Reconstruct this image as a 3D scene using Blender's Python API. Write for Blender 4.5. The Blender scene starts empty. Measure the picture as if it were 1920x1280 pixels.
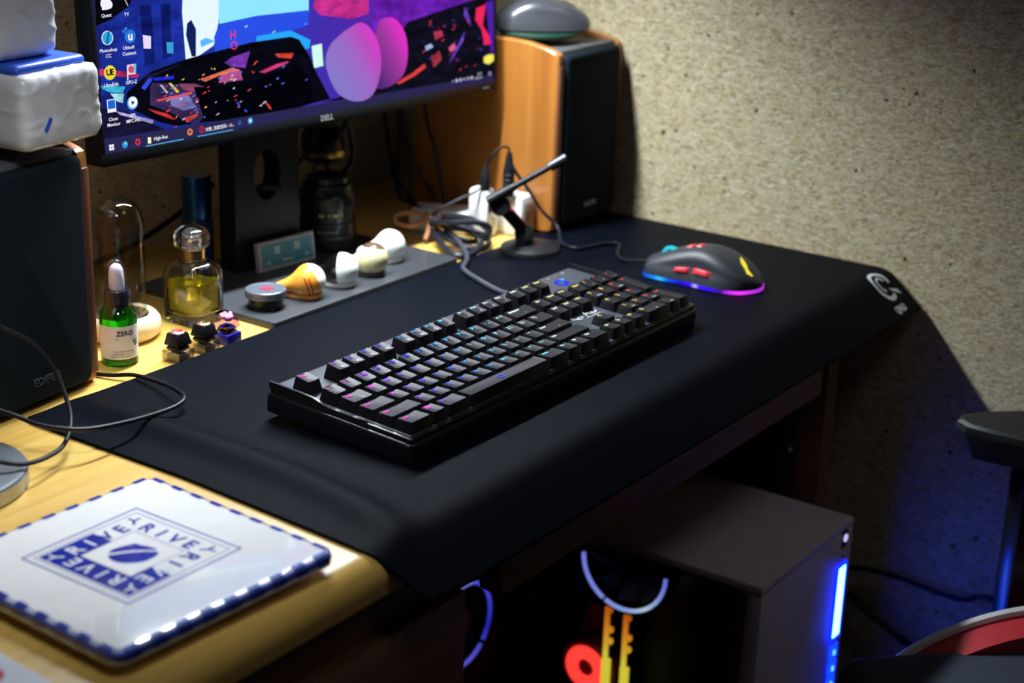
import bpy, bmesh, math, random
from mathutils import Matrix, Vector
random.seed(7)
PI = math.pi
SC = bpy.context.scene
COL = SC.collection

# ------------------------------------------------------------------ camera, world, light, exposure
cam_d = bpy.data.cameras.new('camera')
cam = bpy.data.objects.new('camera', cam_d)
COL.objects.link(cam)
_R = ((0.57715066, -0.81602654, 0.03158813), (-0.25276764, -0.21528854, -0.94327057), (0.77653437, 0.53642478, -0.33051902))
cam.matrix_world = Matrix(((_R[0][0], -_R[1][0], -_R[2][0], -0.95187), (_R[0][1], -_R[1][1], -_R[2][1], -0.86133),
                           (_R[0][2], -_R[1][2], -_R[2][2], 0.52394), (0, 0, 0, 1)))
cam_d.sensor_width = 36.0
cam_d.lens = 3207.54 * 36.0 / 1920.0
cam_d.clip_start = 0.02
cam_d.dof.use_dof = True
cam_d.dof.focus_distance = 1.44
cam_d.dof.aperture_fstop = 4.6
cam_d.dof.aperture_blades = 9
SC.camera = cam

world = bpy.data.worlds.new('room_dusk')
SC.world = world
world.use_nodes = True
world.node_tree.nodes['Background'].inputs[0].default_value = (0.62, 0.60, 0.66, 1)
world.node_tree.nodes['Background'].inputs[1].default_value = 0.012

def area(name, loc, rot, sx, sy, power, color, spread=180):
    l = bpy.data.lights.new(name, 'AREA')
    l.shape = 'RECTANGLE'; l.size = sx; l.size_y = sy
    l.energy = power; l.color = color; l.spread = math.radians(spread)
    o = bpy.data.objects.new(name, l)
    COL.objects.link(o)
    o.location = loc; o.rotation_euler = rot
    return o
# long lamp clipped over the top edge of the monitor, and a softer lamp over the left end of the desk
area('monitor_lamp_light', (0.315, 0.230, 0.482), (math.radians(-8), 0, math.radians(-4.5)), 0.50, 0.02, 7.6, (0.86, 0.94, 1.0), 128)
ll = area('left_lamp_light', (-0.30, -0.14, 0.60), (0, 0, 0), 0.14, 0.14, 0.42, (0.95, 0.97, 1.0), 70)
ll.rotation_euler = Vector((0.13, 0.22, -0.60)).to_track_quat('-Z', 'Y').to_euler()

# weak unseen fill, added for the room's ambience and to lift under-desk shadows
rl = area('room_fill_light', (0.25, -1.2, 1.75), (0, 0, 0), 0.5, 0.5, 1.9, (0.96, 0.94, 1.0))
rl.rotation_euler = Vector((0.25, 1.0, -1.9)).to_track_quat('-Z', 'Y').to_euler()

vs = SC.view_settings
vs.view_transform = 'Standard'; vs.look = 'None'; vs.exposure = 0.0; vs.gamma = 1.0; vs.use_curve_mapping = False

# ------------------------------------------------------------------ materials
def lin(h):
    if not isinstance(h, str): return tuple(h)
    h = h.lstrip('#'); v = [int(h[i:i+2], 16) / 255 for i in (0, 2, 4)]
    return tuple(x / 12.92 if x <= 0.04045 else ((x + 0.055) / 1.055) ** 2.4 for x in v)
MATS = {}
def base(name):
    m = bpy.data.materials.new(name); m.use_nodes = True
    nt = m.node_tree
    return m, nt, nt.nodes['Principled BSDF'], nt.nodes.new, nt.links.new
def coords(nt, scale=(1, 1, 1)):
    t = nt.nodes.new('ShaderNodeTexCoord'); mp = nt.nodes.new('ShaderNodeMapping')
    mp.inputs['Scale'].default_value = scale
    nt.links.new(t.outputs['Object'], mp.inputs['Vector'])
    return mp.outputs['Vector']
def mat(name, col, rough=0.5, metal=0.0, var=0.06, nscale=60.0, bump=0.0, bscale=400.0, spec=0.5, stretch=(1, 1, 1), coat=0.0, sheen=0.0, sub=0.0):
    if name in MATS: return MATS[name]
    m, nt, p, N, L = base(name)
    c = lin(col)
    v = coords(nt, stretch)
    n = N('ShaderNodeTexNoise'); n.inputs['Scale'].default_value = nscale; n.inputs['Detail'].default_value = 3
    L(v, n.inputs['Vector'])
    r = N('ShaderNodeValToRGB')
    r.color_ramp.elements[0].position = 0.3; r.color_ramp.elements[1].position = 0.7
    r.color_ramp.elements[0].color = tuple(x * (1 - var) for x in c) + (1,)
    r.color_ramp.elements[1].color = tuple(min(1, x * (1 + var)) for x in c) + (1,)
    L(n.outputs['Fac'], r.inputs['Fac']); L(r.outputs['Color'], p.inputs['Base Color'])
    p.inputs['Roughness'].default_value = rough; p.inputs['Metallic'].default_value = metal
    p.inputs['Specular IOR Level'].default_value = spec
    p.inputs['Coat Weight'].default_value = coat
    p.inputs['Sheen Weight'].default_value = sheen
    if sub:
        p.inputs['Subsurface Weight'].default_value = sub; p.inputs['Subsurface Scale'].default_value = 0.004
    if bump:
        n2 = N('ShaderNodeTexNoise'); n2.inputs['Scale'].default_value = bscale; n2.inputs['Detail'].default_value = 2
        L(v, n2.inputs['Vector'])
        b = N('ShaderNodeBump'); b.inputs['Strength'].default_value = bump; b.inputs['Distance'].default_value = 0.0006
        L(n2.outputs['Fac'], b.inputs['Height']); L(b.outputs['Normal'], p.inputs['Normal'])
    MATS[name] = m
    return m
def glow(name, col, strength=1.0, objcol=False):
    if name in MATS: return MATS[name]
    m = bpy.data.materials.new(name); m.use_nodes = True
    nt = m.node_tree; nt.nodes.clear()
    e = nt.nodes.new('ShaderNodeEmission'); o = nt.nodes.new('ShaderNodeOutputMaterial')
    e.inputs['Color'].default_value = lin(col) + (1,); e.inputs['Strength'].default_value = strength
    if objcol:
        oi = nt.nodes.new('ShaderNodeObjectInfo'); nt.links.new(oi.outputs['Color'], e.inputs['Color'])
    nt.links.new(e.outputs[0], o.inputs['Surface'])
    MATS[name] = m
    return m
def glow_picture(name, col, strength=1.0):
    """lit screen colour with some painted grain"""
    if name in MATS: return MATS[name]
    m = glow(name, col, strength); nt = m.node_tree; e = nt.nodes['Emission']
    n = nt.nodes.new('ShaderNodeTexNoise'); n.inputs['Scale'].default_value = 45; n.inputs['Detail'].default_value = 6; n.inputs['Roughness'].default_value = 0.7
    nt.links.new(coords(nt, (0.6, 1, 1.5)), n.inputs['Vector'])
    r = nt.nodes.new('ShaderNodeValToRGB'); c = lin(col)
    r.color_ramp.elements[0].position = 0.28; r.color_ramp.elements[0].color = tuple(x * 0.25 for x in c) + (1,)
    r.color_ramp.elements[1].position = 0.72; r.color_ramp.elements[1].color = tuple(min(1.2, x * 1.6) for x in c) + (1,)
    nt.links.new(n.outputs['Fac'], r.inputs['Fac']); nt.links.new(r.outputs['Color'], e.inputs['Color'])
    return m
def glow_ramp(name, axis, lo, hi, stops, strength=1.0):
    """emission whose colour runs along one object axis (an RGB strip)"""
    m = bpy.data.materials.new(name); m.use_nodes = True
    nt = m.node_tree; nt.nodes.clear(); N = nt.nodes.new; L = nt.links.new
    e = N('ShaderNodeEmission'); o = N('ShaderNodeOutputMaterial'); t = N('ShaderNodeTexCoord')
    d = N('ShaderNodeVectorMath'); d.operation = 'DOT_PRODUCT'; d.inputs[1].default_value = axis
    mr = N('ShaderNodeMapRange'); mr.inputs['From Min'].default_value = lo; mr.inputs['From Max'].default_value = hi
    r = N('ShaderNodeValToRGB'); els = r.color_ramp.elements
    while len(els) < len(stops): els.new(0.5)
    for el, (p, c) in zip(els, stops): el.position = p; el.color = lin(c) + (1,)
    L(t.outputs['Object'], d.inputs[0]); L(d.outputs['Value'], mr.inputs['Value']); L(mr.outputs['Result'], r.inputs['Fac'])
    L(r.outputs['Color'], e.inputs['Color']); e.inputs['Strength'].default_value = strength
    L(e.outputs[0], o.inputs['Surface'])
    return m
def glass(name, col, rough=0.0, ior=1.45, trans=1.0):
    if name in MATS: return MATS[name]
    m, nt, p, N, L = base(name)
    n = N('ShaderNodeTexNoise'); n.inputs['Scale'].default_value = 90
    mr = N('ShaderNodeMapRange'); mr.inputs['To Min'].default_value = rough; mr.inputs['To Max'].default_value = rough + 0.03
    L(coords(nt), n.inputs['Vector']); L(n.outputs['Fac'], mr.inputs['Value']); L(mr.outputs['Result'], p.inputs['Roughness'])
    p.inputs['Base Color'].default_value = lin(col) + (1,)
    p.inputs['Transmission Weight'].default_value = trans; p.inputs['IOR'].default_value = ior
    MATS[name] = m
    return m
def pane(name, tint, gloss=0.06):
    """thin tinted sheet: mostly see-through with a faint mirror"""
    if name in MATS: return MATS[name]
    m = bpy.data.materials.new(name); m.use_nodes = True
    nt = m.node_tree; nt.nodes.clear(); N = nt.nodes.new; L = nt.links.new
    t = N('ShaderNodeBsdfTransparent'); t.inputs[0].default_value = lin(tint) + (1,)
    g = N('ShaderNodeBsdfGlossy'); g.inputs['Roughness'].default_value = 0.03
    lw = N('ShaderNodeLayerWeight'); lw.inputs['Blend'].default_value = 0.25
    mm = N('ShaderNodeMath'); mm.operation = 'MULTIPLY_ADD'; mm.inputs[1].default_value = 0.55; mm.inputs[2].default_value = gloss * 0.4
    L(lw.outputs['Facing'], mm.inputs[0])
    pw = N('ShaderNodeMath'); pw.operation = 'POWER'; pw.inputs[1].default_value = 2.0
    L(mm.outputs[0], pw.inputs[0])
    x = N('ShaderNodeMixShader'); o = N('ShaderNodeOutputMaterial')
    L(pw.outputs[0], x.inputs[0]); L(t.outputs[0], x.inputs[1]); L(g.outputs[0], x.inputs[2]); L(x.outputs[0], o.inputs['Surface'])
    MATS[name] = m
    return m
def wood(name, c1, c2, axis='x', rough=0.35, scale=1.0, coat=0.2):
    m, nt, p, N, L = base(name)
    st = {'x': (1.2, 26, 26), 'y': (26, 1.2, 26), 'z': (26, 26, 1.2)}[axis]
    v = coords(nt, tuple(s * scale for s in st))
    n = N('ShaderNodeTexNoise'); n.inputs['Scale'].default_value = 2.6; n.inputs['Detail'].default_value = 5; n.inputs['Distortion'].default_value = 0.8
    L(v, n.inputs['Vector'])
    n2 = N('ShaderNodeTexNoise'); n2.inputs['Scale'].default_value = 16; n2.inputs['Detail'].default_value = 3
    L(v, n2.inputs['Vector'])
    ad = N('ShaderNodeMath'); ad.operation = 'MULTIPLY_ADD'; ad.inputs[1].default_value = 0.35
    L(n2.outputs['Fac'], ad.inputs[0]); L(n.outputs['Fac'], ad.inputs[2])
    r = N('ShaderNodeValToRGB'); r.color_ramp.elements[0].position = 0.42; r.color_ramp.elements[1].position = 0.95
    r.color_ramp.elements[0].color = lin(c2) + (1,); r.color_ramp.elements[1].color = lin(c1) + (1,)
    L(ad.outputs[0], r.inputs['Fac']); L(r.outputs['Color'], p.inputs['Base Color'])
    p.inputs['Roughness'].default_value = rough; p.inputs['Coat Weight'].default_value = coat; p.inputs['Coat Roughness'].default_value = 0.25
    b = N('ShaderNodeBump'); b.inputs['Strength'].default_value = 0.12; b.inputs['Distance'].default_value = 0.0005
    L(n2.outputs['Fac'], b.inputs['Height']); L(b.outputs['Normal'], p.inputs['Normal'])
    MATS[name] = m
    return m
def two_tone(name, c1, c2, normal=None, off=0.0, ball=None, rad=0.0, stripes=None, rough=0.25):
    """paint in two colours split by a plane (normal, off) or a ball in object space; optional dark stripes"""
    m, nt, p, N, L = base(name)
    t = N('ShaderNodeTexCoord')
    if ball is None:
        d = N('ShaderNodeVectorMath'); d.operation = 'DOT_PRODUCT'; d.inputs[1].default_value = normal
        L(t.outputs['Object'], d.inputs[0]); val = d.outputs['Value']; thr = off; op = 'GREATER_THAN'
    else:
        d = N('ShaderNodeVectorMath'); d.operation = 'DISTANCE'; d.inputs[1].default_value = ball
        L(t.outputs['Object'], d.inputs[0]); val = d.outputs['Value']; thr = rad; op = 'LESS_THAN'
    g = N('ShaderNodeMath'); g.operation = op; g.inputs[1].default_value = thr
    L(val, g.inputs[0])
    mx = N('ShaderNodeMix'); mx.data_type = 'RGBA'
    mx.inputs[6].default_value = lin(c1) + (1,); mx.inputs[7].default_value = lin(c2) + (1,)
    L(g.outputs[0], mx.inputs[0]); out = mx.outputs[2]
    for (n, lo, hi, zlo, zhi, sn, slo, col) in (stripes or []):
        d2 = N('ShaderNodeVectorMath'); d2.operation = 'DOT_PRODUCT'; d2.inputs[1].default_value = n; L(t.outputs['Object'], d2.inputs[0])
        sx = N('ShaderNodeSeparateXYZ'); L(t.outputs['Object'], sx.inputs[0])
        fac = None
        for src, o_, th in ((d2.outputs['Value'], 'GREATER_THAN', lo), (d2.outputs['Value'], 'LESS_THAN', hi), (sx.outputs['Z'], 'GREATER_THAN', zlo), (sx.outputs['Z'], 'LESS_THAN', zhi), (sx.outputs['Y'], 'LESS_THAN', slo)):
            q = N('ShaderNodeMath'); q.operation = o_; q.inputs[1].default_value = th; L(src, q.inputs[0])
            if fac is None: fac = q.outputs[0]
            else:
                k = N('ShaderNodeMath'); k.operation = 'MULTIPLY'; L(fac, k.inputs[0]); L(q.outputs[0], k.inputs[1]); fac = k.outputs[0]
        m2 = N('ShaderNodeMix'); m2.data_type = 'RGBA'; m2.inputs[7].default_value = lin(col) + (1,)
        L(fac, m2.inputs[0]); L(out, m2.inputs[6]); out = m2.outputs[2]
    L(out, p.inputs['Base Color'])
    p.inputs['Roughness'].default_value = rough; p.inputs['Coat Weight'].default_value = 0.3
    MATS[name] = m
    return m

# ------------------------------------------------------------------ mesh helpers
def T(x=0, y=0, z=0): return Matrix.Translation((x, y, z))
def RX(a): return Matrix.Rotation(math.radians(a), 4, 'X')
def RY(a): return Matrix.Rotation(math.radians(a), 4, 'Y')
def RZ(a): return Matrix.Rotation(math.radians(a), 4, 'Z')
def smooth_path(pts, n=8):
    P = [Vector(p) for p in pts]
    if len(P) < 3: return P
    P = [P[0] * 2 - P[1]] + P + [P[-1] * 2 - P[-2]]
    out = []
    for i in range(1, len(P) - 2):
        a, b, c, d = P[i - 1], P[i], P[i + 1], P[i + 2]
        for k in range(n):
            t = k / n
            out.append(0.5 * ((2 * b) + (c - a) * t + (2 * a - 5 * b + 4 * c - d) * t * t + (3 * b - a - 3 * c + d) * t ** 3))
    out.append(P[-2])
    return out
def rrect(w, d, r, k=4, cx=0, cy=0):
    r = min(r, w / 2 - 1e-5, d / 2 - 1e-5); pts = []
    for sx, sy, a0 in ((1, 1, 0), (-1, 1, 90), (-1, -1, 180), (1, -1, 270)):
        for i in range(k + 1):
            a = math.radians(a0 + 90 * i / k)
            pts.append((cx + sx * (w / 2 - r) + r * math.cos(a), cy + sy * (d / 2 - r) + r * math.sin(a)))
    return pts
class B:
    def __init__(s): s.bm = bmesh.new()
    def _add(s, t, M):
        if M is not None: bmesh.ops.transform(t, matrix=M, verts=t.verts)
        me = bpy.data.meshes.new('t'); t.to_mesh(me); t.free(); s.bm.from_mesh(me); bpy.data.meshes.remove(me)
        return s
    def box(s, w, d, h, M=None, bev=0.0, seg=2):
        """box of w x d x h standing on z = 0"""
        t = bmesh.new(); bmesh.ops.create_cube(t, size=1.0)
        bmesh.ops.transform(t, matrix=Matrix.Diagonal((w, d, h, 1)) @ T(0, 0, 0.5), verts=t.verts)
        if bev: bmesh.ops.bevel(t, geom=t.edges[:], offset=bev, segments=seg, profile=0.5, affect='EDGES')
        return s._add(t, M)
    def loops(s, loops, M=None, cap=True, closed=True):
        """skin a list of equal-length vertex loops"""
        t = bmesh.new(); V = [[t.verts.new(p) for p in l] for l in loops]; n = len(loops[0])
        for a, b in zip(V, V[1:]):
            for i in range(n if closed else n - 1):
                j = (i + 1) % n
                t.faces.new((a[i], a[j], b[j], b[i]))
        if cap:
            t.faces.new(V[0][::-1]); t.faces.new(V[-1])
        bmesh.ops.recalc_face_normals(t, faces=t.faces[:])
        return s._add(t, M)
    def lathe(s, prof, M=None, n=40, cap=True):
        L = [[(r * math.cos(2 * PI * i / n), r * math.sin(2 * PI * i / n), z) for i in range(n)] for r, z in prof]
        return s.loops(L, M, cap)
    def ring(s, prof, M=None, n=48):
        """closed profile turned about z (tori, washers, hollow rings)"""
        t = bmesh.new(); V = [[t.verts.new((r * math.cos(2 * PI * i / n), r * math.sin(2 * PI * i / n), z)) for r, z in prof] for i in range(n)]; k = len(prof)
        for i in range(n):
            for j in range(k): t.faces.new((V[i][j], V[(i + 1) % n][j], V[(i + 1) % n][(j + 1) % k], V[i][(j + 1) % k]))
        bmesh.ops.recalc_face_normals(t, faces=t.faces[:])
        return s._add(t, M)
    def prism(s, pts, h, M=None, bev=0.0, seg=2):
        """flat outline (x, y) raised to height h with an optional rounded rim"""
        L = [[(x, y, 0) for x, y in pts]]
        if bev:
            cx = sum(p[0] for p in pts) / len(pts); cy = sum(p[1] for p in pts) / len(pts)
            ex = max(abs(p[0] - cx) for p in pts); ey = max(abs(p[1] - cy) for p in pts)
            for i in range(seg + 1):
                a = PI / 2 * i / seg; k = bev * (1 - math.cos(a)); z = h - bev + bev * math.sin(a)
                L.append([(cx + (x - cx) * (1 - k / ex), cy + (y - cy) * (1 - k / ey), z) for x, y in pts])
        else: L.append([(x, y, h) for x, y in pts])
        return s.loops(L, M)
    def tube(s, pts, r, n=8, k=8, M=None, taper=None):
        P = smooth_path(pts, k); L = []; up = Vector((0, 0, 1)); prev = None
        for i, p in enumerate(P):
            d = (P[min(i + 1, len(P) - 1)] - P[max(i - 1, 0)]).normalized()
            a = (prev - d * prev.dot(d)) if prev is not None else d.cross(up if abs(d.z) < 0.9 else Vector((1, 0, 0)))
            a.normalize(); prev = a; b = d.cross(a)
            rr = r if taper is None else r + (taper - r) * i / (len(P) - 1)
            L.append([tuple(p + a * rr * math.cos(2 * PI * j / n) + b * rr * math.sin(2 * PI * j / n)) for j in range(n)])
        return s.loops(L, M)
    def sphere(s, r, M=None, u=24, v=14):
        t = bmesh.new(); bmesh.ops.create_uvsphere(t, u_segments=u, v_segments=v, radius=r)
        return s._add(t, M)
    def grid(s, P, M=None):
        t = bmesh.new(); V = [[t.verts.new(p) for p in row] for row in P]
        for a, b in zip(V, V[1:]):
            for i in range(len(a) - 1): t.faces.new((a[i], a[i + 1], b[i + 1], b[i]))
        return s._add(t, M)
    def poly(s, pts, M=None):
        t = bmesh.new(); f = t.faces.new([t.verts.new(p) for p in pts])
        bmesh.ops.triangulate(t, faces=[f])
        return s._add(t, M)
    def mesh(s, name, m=None, ang=35):
        bmesh.ops.remove_doubles(s.bm, verts=s.bm.verts, dist=1e-7)
        me = bpy.data.meshes.new(name); s.bm.to_mesh(me); s.bm.free()
        if ang:
            me.shade_smooth(); me.set_sharp_from_angle(angle=math.radians(ang))
        if m: me.materials.append(m)
        return me
    def obj(s, name, m, parent=None, M=None, ang=35):
        return put(name, s.mesh(name, m, ang), parent, M)
def put(name, me, parent=None, M=None):
    o = bpy.data.objects.new(name, me); COL.objects.link(o)
    if parent is not None: o.parent = parent
    if M is not None: o.matrix_local = M
    return o
def thing(name, label, cat, M=None, group=None):
    o = bpy.data.objects.new(name, None); COL.objects.link(o)
    o.empty_display_size = 0.02
    if M is not None: o.matrix_world = M
    return tag(o, label, cat, group)
def tag(o, label, cat, group=None):
    o['label'] = label; o['category'] = cat
    if group: o['group'] = group
    return o
def structure(o):
    o['kind'] = 'structure'; return o
TXT = {}
def text_mesh(s, size, depth=0.0, align='CENTER', bold=0.0):
    key = (s, size, depth, align, bold)
    if key in TXT: return TXT[key]
    cu = bpy.data.curves.new('text', 'FONT'); cu.body = s; cu.size = size; cu.align_x = align; cu.align_y = 'CENTER'
    cu.resolution_u = 2; cu.extrude = depth; cu.offset = bold
    o = bpy.data.objects.new('text', cu); COL.objects.link(o)
    dg = bpy.context.evaluated_depsgraph_get()
    me = bpy.data.meshes.new_from_object(o.evaluated_get(dg)); me.name = 'lettering'
    bpy.data.objects.remove(o); TXT[key] = me
    return me
def text(name, s, size, m, parent, M, depth=0.0, align='CENTER', bold=0.0):
    me = text_mesh(s, size, depth, align, bold)
    if len(me.materials) and me.materials[0] != m: me = me.copy(); me.materials.clear()
    if not len(me.materials): me.materials.append(m)
    return put(name, me, parent, M)

# shared materials
BLACK = mat('black_plastic', (0.009, 0.010, 0.013), 0.42, bump=0.15, bscale=900, spec=0.3)
SATIN = mat('satin_black_plastic', (0.006, 0.007, 0.009), 0.30, spec=0.35)
RUBBER = mat('cable_rubber', (0.007, 0.008, 0.012), 0.4, spec=0.18)
CHROME = mat('chrome', (0.75, 0.76, 0.78), 0.12, 1.0, var=0.02)
DARKMETAL = mat('dark_metal', (0.06, 0.065, 0.075), 0.35, 0.8)
PRINTW = mat('white_print', (0.7, 0.72, 0.76), 0.5)
WHITEP = mat('white_plastic', (0.82, 0.83, 0.82), 0.35)
RED = mat('red_plastic', (0.62, 0.03, 0.045), 0.35)
PINE = wood('pine_wood', (0.74, 0.50, 0.13), (0.58, 0.34, 0.065), 'x')
DARKWOOD = wood('stained_wood', (0.20, 0.085, 0.04), (0.11, 0.045, 0.022), 'x', rough=0.5)
SPKWOOD = wood('speaker_wood', (0.46, 0.18, 0.035), (0.31, 0.105, 0.018), 'z', rough=0.3, scale=0.6, coat=0.4)
GRILLE = mat('grille_cloth', (0.006, 0.012, 0.018), 0.85, bump=0.4, bscale=1800, spec=0.1)
# ------------------------------------------------------------------ the room
def plaster():
    m, nt, p, N, L = base('flecked_plaster')
    v = coords(nt)
    def noise(sc, det=4, vec=v, dist=0.0):
        n = N('ShaderNodeTexNoise'); n.inputs['Scale'].default_value = sc; n.inputs['Detail'].default_value = det; n.inputs['Distortion'].default_value = dist
        L(vec, n.inputs['Vector']); return n.outputs['Fac']
    def ramp(f, stops):
        r = N('ShaderNodeValToRGB'); els = r.color_ramp.elements
        while len(els) < len(stops): els.new(0.5)
        for e, (q, c) in zip(els, stops): e.position = q; e.color = tuple(c) + (1,)
        L(f, r.inputs['Fac']); return r.outputs['Color']
    def mix(f, a, b, mode='MIX'):
        x = N('ShaderNodeMix'); x.data_type = 'RGBA'; x.blend_type = mode
        if isinstance(f, float): x.inputs[0].default_value = f
        else: L(f, x.inputs[0])
        for k, q in ((6, a), (7, b)):
            if isinstance(q, tuple): x.inputs[k].default_value = q + (1,)
            else: L(q, x.inputs[k])
        return x.outputs[2]
    fib = coords(nt, (1, 0.75, 2.0))
    n1 = noise(150, 5, fib, 1.2); n2 = noise(55, 3); n3 = noise(420, 3, fib, 0.8)
    c = ramp(n1, [(0.30, lin('#5c4a30')), (0.43, lin('#a8976c')), (0.58, lin('#e2d6ac')), (0.72, lin('#f4eed8'))])
    c = mix(0.45, c, ramp(n3, [(0.34, lin('#5e4e32')), (0.5, lin('#d2c294')), (0.68, lin('#f4eedc'))]))
    c = mix(0.22, c, ramp(n2, [(0.3, lin('#8c7044')), (0.7, lin('#b4b0a8'))]))
    def specks(scale, thr, seedscale, keep, colr, src, warp=0.0):
        vo = N('ShaderNodeTexVoronoi'); vo.inputs['Scale'].default_value = scale; vo.inputs['Randomness'].default_value = 1
        L(v, vo.inputs['Vector'])
        sep = N('ShaderNodeSeparateColor'); L(vo.outputs['Color'], sep.inputs[0])
        a = N('ShaderNodeMath'); a.operation = 'LESS_THAN'; a.inputs[1].default_value = keep; L(sep.outputs[0], a.inputs[0])
        rr = N('ShaderNodeMath'); rr.operation = 'MULTIPLY'; rr.inputs[1].default_value = thr; L(sep.outputs[1], rr.inputs[0])
        nz = N('ShaderNodeMath'); nz.operation = 'MULTIPLY_ADD'; nz.inputs[1].default_value = 0.5; nz.inputs[2].default_value = -0.25
        L(n1, nz.inputs[0])
        ds = N('ShaderNodeMath'); ds.operation = 'ADD'; L(vo.outputs['Distance'], ds.inputs[0]); L(nz.outputs[0], ds.inputs[1])
        b = N('ShaderNodeMath'); b.operation = 'LESS_THAN'; L(ds.outputs[0] if warp else vo.outputs['Distance'], b.inputs[0]); L(rr.outputs[0], b.inputs[1])
        f = N('ShaderNodeMath'); f.operation = 'MULTIPLY'; L(a.outputs[0], f.inputs[0]); L(b.outputs[0], f.inputs[1])
        return mix(f.outputs[0], src, colr), f.outputs[0]
    c, f1 = specks(120, 0.38, 1, 0.06, lin('#4a3420'), c, 1)
    c, f2 = specks(170, 0.40, 1, 0.06, lin('#382a1e'), c, 1)
    c, f3 = specks(150, 0.42, 1, 0.05, lin('#8a6238'), c, 1)
    c, f4 = specks(170, 0.40, 1, 0.05, lin('#c8c8cc'), c, 1)
    c, f5 = specks(30, 0.05, 1, 0.30, lin('#fff060'), c)
    c, f6 = specks(34, 0.045, 1, 0.16, lin('#60ff60'), c)
    L(c, p.inputs['Base Color'])
    p.inputs['Roughness'].default_value = 0.85; p.inputs['Specular IOR Level'].default_value = 0.25
    h = N('ShaderNodeMath'); h.operation = 'ADD'; L(n1, h.inputs[0]); L(n3, h.inputs[1])
    b = N('ShaderNodeBump'); b.inputs['Strength'].default_value = 0.55; b.inputs['Distance'].default_value = 0.0022
    L(h.outputs[0], b.inputs['Height']); L(b.outputs['Normal'], p.inputs['Normal'])
    return m
PLASTER = plaster()
FLOORM = wood('floor_boards', (0.14, 0.10, 0.075), (0.08, 0.055, 0.04), 'y', rough=0.5)
structure(B().box(0.06, 2.9, 1.95, T(0.774, -0.93, -0.72)).obj('wall_right', PLASTER))
structure(B().box(1.9, 0.06, 1.95, T(-0.206, 0.51, -0.72)).obj('wall_back', PLASTER))
structure(B().box(1.96, 2.96, 0.04, T(-0.176, -0.9, -0.76)).obj('floor', FLOORM))

# ------------------------------------------------------------------ desk
desk = thing('desk', 'pine desk with rounded front edge and dark front rail under the black mat', 'desk', T(-0.05, 0.13, -0.72))
def dk(name, bb, m, ang=35):
    o = bb.obj(name, m, None, None, ang); o.parent = desk; o.matrix_parent_inverse = desk.matrix_world.inverted(); return o
def desktop():
    x0, x1, y0, y1, z0, z1, r = -0.78, 0.7415, -0.198, 0.476, -0.035, -0.0033, 0.020
    prof = [(y1, z0), (y0 + 0.003, z0)] + [(y0, z0 + 0.004)]
    for i in range(9):
        a = PI + (-PI / 2) * i / 8
        prof.append((y0 + r + r * math.cos(a), z1 - r + r * math.sin(a)))
    prof.append((y1, z1))
    return B().loops([[(x, y, z) for y, z in prof] for x in (x0, x1)])
dk('desktop', desktop(), PINE)
dk('drawer_cabinet', B().box(0.738, 0.62, 0.675, T(-0.399, 0.125, -0.72)), DARKWOOD)
for k in range(3):
    f = dk('drawer_front', B().box(0.69, 0.014, 0.19, T(-0.385, -0.192, -0.255 - 0.21 * k), 0.003), DARKWOOD)
    h = B().tube([(-0.47, -0.205, -0.16 - 0.21 * k), (-0.46, -0.222, -0.16 - 0.21 * k), (-0.34, -0.222, -0.16 - 0.21 * k), (-0.33, -0.205, -0.16 - 0.21 * k)], 0.005).obj('handle', DARKMETAL)
    h.parent = f
dk('front_rail', B().box(0.555, 0.022, 0.053, T(0.281, -0.189, -0.0885), 0.0015), wood('rail_wood', (0.26, 0.10, 0.05), (0.14, 0.05, 0.025), 'x', rough=0.5))
dk('side_panel', B().box(0.026, 0.60, 0.682, T(0.667, 0.135, -0.72), 0.002), wood('panel_wood', (0.24, 0.09, 0.045), (0.15, 0.055, 0.03), 'z', rough=0.5))
dk('back_panel', B().box(0.70, 0.016, 0.55, T(0.305, 0.40, -0.60)), wood('back_wood', (0.30, 0.17, 0.06), (0.2, 0.1, 0.035), 'x', rough=0.5))
dk('leg_post', B().box(0.03, 0.03, 0.68, T(0.638, -0.12, -0.72), 0.003), BLACK)
dk('screw_cap', B().lathe([(0.0001, 0.003), (0.006, 0.003), (0.007, 0)], T(0.641, -0.1355, -0.19) @ RX(90), 16), CHROME)

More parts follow.
